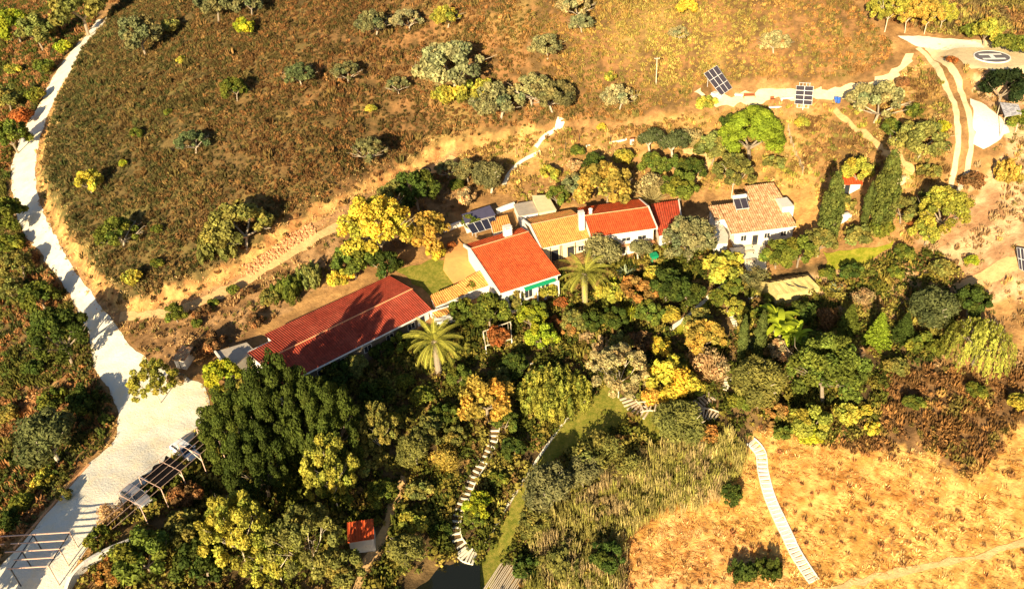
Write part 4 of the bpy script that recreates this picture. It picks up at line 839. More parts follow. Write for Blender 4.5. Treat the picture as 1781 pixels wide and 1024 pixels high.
# ---------------- vegetation ----------------
def rand_dirs(n,rng,up=0.):
    v=rng.normal(size=(n,3)); v/=np.linalg.norm(v,axis=1)[:,None]; v[:,2]+=up; v/=np.linalg.norm(v,axis=1)[:,None]+1e-9; return v
def leafquads(P,Nv,size,asp,rng,col,updir=None):
    n=len(P); t=rng.normal(size=(n,3)) if updir is None else updir+rng.normal(size=(n,3))*.25
    t=t-(t*Nv).sum(1)[:,None]*Nv; t/=np.linalg.norm(t,axis=1)[:,None]+1e-9; b=np.cross(Nv,t); s=(size*rng.uniform(.6,1.3,n))[:,None]
    V=np.stack([P-t*s*asp*.5,P+b*s*.5,P+t*s*asp*.5,P-b*s*.5],1).reshape(-1,3); return V,np.repeat(col,4,0)
def crown(lobes,n,size,asp,rng,hue=.12,br=.3,inner=.25,upright=False,hang=False,jit=.55):
    L=np.array([l[0] for l in lobes],float); R=np.array([l[1] for l in lobes],float); w=(R.prod(1))**.62; w/=w.sum()
    k=rng.choice(len(L),n,p=w); d=rand_dirs(n,rng,.15); inn=rng.random(n)<inner
    r=np.where(inn,rng.uniform(.35,.8,n),1-.28*rng.random(n)**2)
    P=L[k]+d*R[k]*r[:,None]; Nv=d+rng.normal(size=(n,3))*jit; Nv/=np.linalg.norm(Nv,axis=1)[:,None]
    lb=1+rng.normal(size=len(L))*br*.45; lh=rng.normal(size=(len(L),1))*hue
    c=np.ones((n,3))*(lb[k]*(1+rng.normal(size=n)*br*.6))[:,None]; c*=1+lh[k]*np.array([[1,.35,.1]]); c=np.clip(c,.25,2.2)
    sz=size*np.where(inn,1.7,1.); up=None
    if upright: up=np.tile([0,0,1.],(n,1)); 
    if hang: up=np.tile([0,0,-1.],(n,1))
    V,C=leafquads(P,Nv,sz,asp,rng,c,up); return V,C
def fq(V): return np.arange(len(V)).reshape(-1,4)
PROTO={}
def trunkmesh(H,r,limbs,rng,spread,n=7,lean=.3,name='trunk',m='bark',top=.75):
    mb=MB(); p=np.array([0,0,-.5]); q=np.array([rng.normal()*lean,rng.normal()*lean,H*.35]); mb.tube(p,q,r,r*.75,n)
    for i in range(limbs):
        a=2*math.pi*(i+rng.random()*.6)/limbs; e=q+np.array([math.cos(a)*spread*.5,math.sin(a)*spread*.5,H*(.2+.12*rng.random())]); mb.tube(q,e,r*.6,r*.38,n-1)
        for j in range(3):
            a2=a+rng.normal()*.6; e2=e+np.array([math.cos(a2)*spread*rng.uniform(.2,.5),math.sin(a2)*spread*rng.uniform(.2,.5),H*rng.uniform(.08,.3)*top]); mb.tube(e,e2,r*.34,r*.1,5)
            a3=a2+rng.normal()*.9; e3=e2+np.array([math.cos(a3)*spread*.2,math.sin(a3)*spread*.2,H*.08]); mb.tube(e2,e3,r*.14,r*.05,4)
    me=bpy.data.meshes.new(name); me.from_pydata(mb.v,[],mb.f); me.materials.append(M[m]); me.update(); return me
def lobes_dome(n,W,H,z0,lr,rng,flat=.8,shell=.72):
    out=[]
    for i in range(n):
        d=rand_dirs(1,rng,.35)[0]; 
        if d[2]<-.25: d[2]*=-.5
        rr=shell*rng.uniform(.75,1.05); c=np.array([d[0]*W/2*rr,d[1]*W/2*rr,z0+(H-z0)*.5+d[2]*(H-z0)*.5*rr]); s=lr*W*rng.uniform(.7,1.3); out.append((c,(s,s,s*flat)))
    return out
def proto(kind,i):
    key=(kind,i)
    if key in PROTO: return PROTO[key]
    rng=np.random.default_rng(abs(hash(kind))%1000*0+sum(map(ord,kind))*13+i*101); T=None; W,H=4.,4.
    if kind=='oak':
        W,H=6.,3.9; lb=lobes_dome(40,W,H,.1,.085,rng,.85,.86); V,C=crown(lb,3900,.2,1.5,rng,.12,.42,.1,jit=.8); T=trunkmesh(H*.72,.15,5,rng,W*.5,m='oakbark')
    elif kind=='tree':
        W,H=5.,4.4; lb=lobes_dome(34,W,H,.1,.10,rng,.95,.76); V,C=crown(lb,3700,.21,1.6,rng,.17,.42,.15,jit=.8); T=trunkmesh(H*.8,.14,4,rng,W*.35)
    elif kind=='bigtree':
        W,H=9.,9.; lb=lobes_dome(75,W,H,.5,.075,rng,1.0,.84); V,C=crown(lb,9500,.24,1.6,rng,.10,.42,.12,jit=.8); T=trunkmesh(H*.85,.25,6,rng,W*.45)
    elif kind=='airy':
        W,H=8.,8.; lb=lobes_dome(80,W,H,.8,.062,rng,1.0,.92); V,C=crown(lb,7800,.2,1.8,rng,.12,.42,.1,jit=.9); T=trunkmesh(H*.85,.10,5,rng,W*.38,m='palebark',top=1.1)
    elif kind=='olive':
        W,H=5.,4.; lb=lobes_dome(22,W,H,.1,.15,rng,.9,.7); V,C=crown(lb,4800,.13,2.6,rng,.05,.26,.2); T=trunkmesh(H,.18,4,rng,W*.3,m='palebark')
    elif kind=='bush':
        W,H=3.,2.; lb=lobes_dome(22,W,H,.0,.12,rng,.95,.72); V,C=crown(lb,1700,.17,1.6,rng,.17,.42,.15,jit=.8)
    elif kind=='spiky':   # shrub of upright sprays
        W,H=3.,2.4; lb=[]
        for k in range(26): a=rng.random()*6.28; r=W*.42*math.sqrt(rng.random()); h=H*rng.uniform(.55,1.)*(1-.25*r/W*2); lb.append((np.array([math.cos(a)*r,math.sin(a)*r,h*.55]),(.24,.24,h*.45)))
        V,C=crown(lb,1900,.15,2.4,rng,.1,.32,.1,upright=True)
    elif kind=='twiggy':
        W,H=4.,3.; mbn=420; d=rand_dirs(mbn,rng,.6); d[:,2]=np.abs(d[:,2])+.1; Ln=rng.uniform(.5,1.,mbn)[:,None]; P1=d*np.array([W/2,W/2,H])*Ln*.45; tip=d*np.array([W/2,W/2,H])*Ln+rng.normal(size=(mbn,3))*.15
        side=np.cross(tip-P1,rng.normal(size=(mbn,3))); side/=np.linalg.norm(side,axis=1)[:,None]; V1=np.stack([P1*.3,P1+side*.03,tip,P1-side*.03],1).reshape(-1,3); C1=np.repeat(np.ones((mbn,3))*rng.uniform(.8,1.5,(mbn,1)),4,0)
        lb=lobes_dome(12,W,H,.3,.17,rng,.8,.6); V2,C2=crown(lb,1000,.13,1.8,rng,.15,.35,.1); V=np.vstack([V1,V2]);C=np.vstack([C1,C2])
    elif kind=='cypress':
        W,H=3.4,11.; lb=[]
        for k in range(90):
            z=H*(.03+.94*rng.random()); rr=W/2*min(1,(1-z/H)*2.1+.12)*min(1,.55+z/H*2.2)*.74; a=rng.random()*6.28; lb.append((np.array([math.cos(a)*rr,math.sin(a)*rr,z]),(.42,.42,.85)))
        for k in range(8): lb.append((np.array([0,0,H*(.1+.1*k)]),(W*.28,W*.28,H*.09)))
        V,C=crown(lb,7000,.2,1.9,rng,.10,.34,.1,upright=True); T=trunkmesh(4,.2,3,rng,.8,lean=.05)
    elif kind=='slimcypress':
        W,H=1.3,7.; lb=[(np.array([rng.normal()*.06,rng.normal()*.06,H*(k+.5)/14]),(W*.42*min(1,(1-k/14)*3+.1)*(.8+.03*k if k<6 else 1),)*2+(H/16,)) for k in range(14)]
        V,C=crown(lb,2600,.14,2.2,rng,.05,.26,.2,upright=True); T=trunkmesh(2,.08,2,rng,.3,lean=.02)
    elif kind=='stonepine':
        W,H=9.,8.; lb=[]
        for k in range(80):
            d=rand_dirs(1,rng,.55)[0]; d[2]=abs(d[2])*1.0-.1; rr=rng.uniform(.84,1.); lb.append((np.array([d[0]*W/2*rr*.86,d[1]*W/2*rr*.86,2.6+d[2]*4.5*rr]),(.85,.85,.65)))
        V,C=crown(lb,13000,.2,1.5,rng,.05,.26,.25,jit=.4); T=trunkmesh(H*.6,.3,5,rng,W*.3)
    elif kind=='fingertree':
        W,H=12.,15.; lb=[]; pts=[]
        for k in range(3000):
            a=rng.random()*6.28; r=W*.46*math.sqrt(rng.random()); x,y=math.cos(a)*r,math.sin(a)*r
            if all((x-q[0])**2+(y-q[1])**2>1.75**2 for q in pts): pts.append((x,y,r))
        for x,y,r in pts:
            top=3.4+(H-4.6)*math.sqrt(max(0,1-(r/(W*.53))**2))+rng.uniform(-1.1,.9)
            for z_ in (0,-.9,-1.9,-2.9,-4.,-5.2):
                rr=rng.uniform(.55,.95); q_=rng.normal(size=2)*.32*(1 if z_ else .3)
                if top+z_>1.2: lb.append((np.array([x*(1-.015*z_)+q_[0],y*(1-.015*z_)+q_[1],top+z_]),(rr,rr,rng.uniform(.6,.95))))
        V,C=crown(lb,27000,.2,1.7,rng,.06,.32,.08,upright=True,jit=.55); T=trunkmesh(H*.6,.4,7,rng,W*.35)
    elif kind=='fir':
        W,H=4.4,6.5; Vs=[];Cs=[]
        for tier in range(13):
            z=.5+tier*.46; rr=W/2*(1-tier/13.5); nb=9
            for k in range(nb):
                a=6.28*(k+rng.random()*.5)/nb+tier*.4; m_=60; u=rng.random(m_)**.7; P=np.stack([np.cos(a)*rr*u-np.sin(a)*rng.normal(size=m_)*.16*rr*.8,np.sin(a)*rr*u+np.cos(a)*rng.normal(size=m_)*.16*rr*.8,z+.25*np.sin(u*2.2)*rr*.5-u*.1+rng.normal(size=m_)*.05],1)
                Nv=np.tile([0,0,1.],(m_,1))+rng.normal(size=(m_,3))*.5; Nv/=np.linalg.norm(Nv,axis=1)[:,None]; v,c=leafquads(P,Nv,.18,2.,rng,np.ones((m_,3))*(rng.uniform(.7,1.3)*(1+rng.normal(size=m_)*.15))[:,None]); Vs.append(v);Cs.append(c)
        V=np.vstack(Vs);C=np.vstack(Cs);T=trunkmesh(H*1.4,.13,0,rng,.1,lean=.05)
    elif kind=='willow':
        W,H=9.5,7.; Vs=[];Cs=[]
        for k in range(210):
            a=rng.random()*6.28; r=W/2*math.sqrt(rng.random())*.95; top=2.6+(H-2.6)*math.sqrt(max(0,1-(r/(W*.52))**2)); ln=rng.uniform(1.8,4.2); m_=46; u=rng.random(m_); out=1+.12*u
            P=np.stack([np.cos(a)*r*out+rng.normal(size=m_)*.09,np.sin(a)*r*out+rng.normal(size=m_)*.09,top-u*ln],1); P[:,2]=np.maximum(P[:,2],.1); Nv=np.tile([math.cos(a),math.sin(a),.4],(m_,1))+rng.normal(size=(m_,3))*.5; Nv/=np.linalg.norm(Nv,axis=1)[:,None]
            v,c=leafquads(P,Nv,.11,4.,rng,np.ones((m_,3))*(rng.uniform(.65,1.35)*(1+rng.normal(size=m_)*.15))[:,None],np.tile([0,0,-1.],(m_,1))); Vs.append(v);Cs.append(c)
        V=np.vstack(Vs);C=np.vstack(Cs);T=trunkmesh(H,.3,6,rng,W*.35)
    elif kind=='bamboo':
        W,H=11.,6.; lb=[]
        for k in range(150):
            a=rng.random()*6.28; r=W*.48*math.sqrt(rng.random()); h=H*rng.uniform(.6,1.)*(1-.35*(r/(W/2))**2); lb.append((np.array([math.cos(a)*r,math.sin(a)*r*.9,h*.6]),(.42,.42,h*.42)))
        V,C=crown(lb,13000,.16,2.6,rng,.14,.36,.08,upright=True,jit=.6)
    elif kind=='palm':
        W,H=7.,7.; Vs=[];Cs=[]; TH=4.4
        for k in range(36):
            a=6.283*k*.618+rng.normal()*.15; el=math.radians(84-95*(k/36)+rng.normal()*6); Lf=rng.uniform(3.1,3.8); m_=26; u=(np.arange(m_)+.5)/m_
            e=el-u*1.45; dr=np.cumsum(np.cos(e))*Lf/m_; dz=np.cumsum(np.sin(e))*Lf/m_; cx,cy=math.cos(a),math.sin(a); P=np.stack([cx*dr,cy*dr,TH+dz],1)
            tang=np.gradient(P,axis=0); tang/=np.linalg.norm(tang,axis=1)[:,None]; sd=np.tile([-cy,cx,0.],(m_,1)); ll=(.55*np.sin(np.pi*(u*.86+.1))**.6)[:,None]; hue=rng.uniform(.55,1.35)
            for s_ in(-1,1):
                tip=P+sd*s_*ll*.75+tang*ll*.55+np.array([0,0,-.45])*ll; wv=tang*.035; v=np.stack([P-wv,P+wv,(P*.3+tip*.7)+wv*.8,tip],1).reshape(-1,3); Vs.append(v); Cs.append(np.repeat(np.ones((m_,3))*hue*rng.uniform(.8,1.2,(m_,1)),4,0))
            rb=np.array([0,0,.035]); v=np.stack([P[:-1]-sd[:-1]*.03,P[:-1]+sd[:-1]*.03,P[1:]+sd[1:]*.03,P[1:]-sd[1:]*.03],1).reshape(-1,3); Vs.append(v); Cs.append(np.full((len(v),3),1.3))
        V=np.vstack(Vs);C=np.vstack(Cs); mb=MB()
        for j in range(14): mb.tube((0,0,-.5+j*.35),(0,0,-.5+(j+1)*.35),.38,.30,9)
        mb.tube((0,0,4.),(0,0,4.7),.55,.3,9); me=bpy.data.meshes.new('trunk'); me.from_pydata(mb.v,[],mb.f); me.materials.append(M['bark']); me.update(); T=me
    elif kind=='banana':
        W,H=4.4,3.6; Vs=[];Cs=[]; mb=MB()
        for st in range(4):
            ox,oy=rng.normal()*.8,rng.normal()*.6; hs=rng.uniform(1.2,2.2); mb.tube((ox,oy,-.3),(ox,oy,hs),.16,.1,7)
            for k in range(7):
                a=6.283*k/7+rng.normal()*.25; el=math.radians(rng.uniform(35,80)); Lf=rng.uniform(1.7,2.5); m_=8; u=np.arange(m_+1)/m_; e=el-u*1.4; dr=np.cumsum(np.cos(e))*Lf/m_; dz=np.cumsum(np.sin(e))*Lf/m_; P=np.stack([ox+math.cos(a)*dr,oy+math.sin(a)*dr,hs+dz],1); sd=np.array([-math.sin(a),math.cos(a),0]); ww=(.34*np.sin(np.pi*np.clip(u*.9+.08,0,1))**.5)[:,None]; hue=rng.uniform(.8,1.3)
                for s_ in(-1,1):
                    E=P+sd*s_*ww+np.array([0,0,.1])*ww; v=np.stack([P[:-1],P[1:],E[1:],E[:-1]],1).reshape(-1,3); Vs.append(v);Cs.append(np.full((len(v),3),hue)*rng.uniform(.9,1.1))
        V=np.vstack(Vs);C=np.vstack(Cs); me=bpy.data.meshes.new('trunk'); me.from_pydata(mb.v,[],mb.f); me.materials.append(M['bark']); me.update(); T=me
    elif kind in('agave','cordyline'):
        W,H=2.4,1.6; n=60 if kind=='agave' else 90; d=rand_dirs(n,rng,.7 if kind=='agave' else .35); z0=.1 if kind=='agave' else 1.2; Ln=rng.uniform(.9,1.3,n)[:,None]; B=np.tile([0,0,z0],(n,1)); mid=B+d*Ln*.55; tip=B+d*Ln+np.array([0,0,-.22]); sd=np.cross(d,[0,0,1.]); sd/=np.linalg.norm(sd,axis=1)[:,None]+1e-9; wd=.09 if kind=='agave' else .05
        V=np.stack([B,mid+sd*wd,tip,mid-sd*wd],1).reshape(-1,3); C=np.repeat(np.ones((n,3))*rng.uniform(.7,1.3,(n,1)),4,0); H=1.6 if kind=='agave' else 2.4
        if kind=='cordyline': mb=MB(); mb.tube((0,0,-.3),(0,0,1.25),.12,.08,7); me=bpy.data.meshes.new('trunk'); me.from_pydata(mb.v,[],mb.f); me.materials.append(M['bark']); me.update(); T=me
    cm=npmesh('crown',V,fq(V),M['leaf'],C); PROTO[key]=(cm,T,W,H); return PROTO[key]
COLS=dict(grey=(.20,.185,.07),oakg=(.27,.26,.11),pale=(.36,.31,.14),green=(.14,.165,.024),dgreen=(.07,.098,.016),vdark=(.022,.036,.010),bright=(.26,.32,.025),lime=(.32,.35,.025),yellow=(.52,.42,.05),gold=(.46,.32,.06),ygreen=(.36,.34,.05),orange=(.36,.19,.05),rust=(.32,.12,.035),brown=(.20,.11,.045),tan=(.50,.34,.16),oliveg=(.22,.21,.05),blueg=(.125,.145,.05),silver=(.30,.34,.19),cyp=(.115,.135,.028),bananag=(.38,.45,.03),palmg=(.36,.36,.06))
DEAD=[]
def plant(kind,col,px,py,wpx,label,hs=1.,cat=None,var=None,hm=None):
    i=(len(DEAD)%2) if kind in('oak','tree','bush','twiggy','airy','bigtree','spiky') else 0
    if var is not None: i=var
    cm,T,W,H=proto(kind,i); name,c0=NAMES[kind]; 
    if hm is not None:
        p=at(px,py,0); s=wpx/W; hs=hm/(H*s)
    else:
        wpx*=ENL.get(kind,1.); p=at(px,py,H*.45*wpx*.085/W*hs); s=wpx*depth(p)/F/W
    for _ in range(2 if hm is None else 0): p=at(px,py,H*.45*s*hs); s=wpx*depth(p)/F/W
    z=float(hz(p[0],p[1]))-.08; rz=random.random()*6.28; c=COLS[col]; j=random.uniform(.85,1.12); k_=random.uniform(-.07,.07); c=(c[0]*j*(1+k_),c[1]*j,c[2]*j*(1-k_))
    cat=cat or c0; DEAD.append(label); r=W*s*.32
    if T is not None:
        t=thing(name,label,cat,(p[0],p[1],z),rz,GRP[kind]); t.scale=(s,s,s*hs)
        o=linkmesh('crown',cm,t); o.color=(*c,1); linkmesh('trunk',T,t); 
        if name=='palm_tree': o.name='fronds'
        EXP.append((p[0],p[1],.5)); return t
    o=linkmesh(name,cm); o.location=(p[0],p[1],z); o.rotation_euler=(0,0,rz); o.scale=(s,s,s*hs); o.color=(*c,1); tag(o,label,cat,GRP[kind]); EXP.append((p[0],p[1],r)); return o
EXP=[]
ENL=dict(tree=1.2,bush=1.18,oak=1.12,airy=1.15,bigtree=1.15,olive=1.18,twiggy=1.15,spiky=1.1,stonepine=1.2,cypress=.84,bamboo=1.1,palm=1.05,willow=1.1,fir=1.05)
NAMES=dict(oak=('oak_tree','oak'),tree=('broadleaf_tree','tree'),bigtree=('broadleaf_tree','tree'),airy=('broadleaf_tree','tree'),olive=('olive_tree','olive tree'),bush=('shrub','shrub'),spiky=('shrub','shrub'),twiggy=('shrub','shrub'),cypress=('cypress_tree','cypress'),slimcypress=('cypress_tree','cypress'),stonepine=('stone_pine','pine'),fingertree=('evergreen_tree','evergreen'),fir=('fir_tree','fir'),willow=('willow_tree','willow'),bamboo=('bamboo_clump','bamboo'),palm=('palm_tree','palm'),banana=('banana_plant','banana plant'),agave=('agave_plant','agave'),cordyline=('cordyline_plant','cordyline'))
GRP=dict(oak='holm oaks',tree='leafy trees',bigtree='large leafy trees',airy='open crowned trees',olive='olive trees',bush='rounded shrubs',spiky='upright shrubs',twiggy='dry twiggy shrubs',cypress='broad cypresses',slimcypress='slim cypresses',stonepine='stone pines',fingertree='tall dark evergreens',fir='small firs',willow='willows',bamboo='bamboo clumps',palm='date palms',banana='banana plants',agave='spiky rosette plants',cordyline='cordylines')
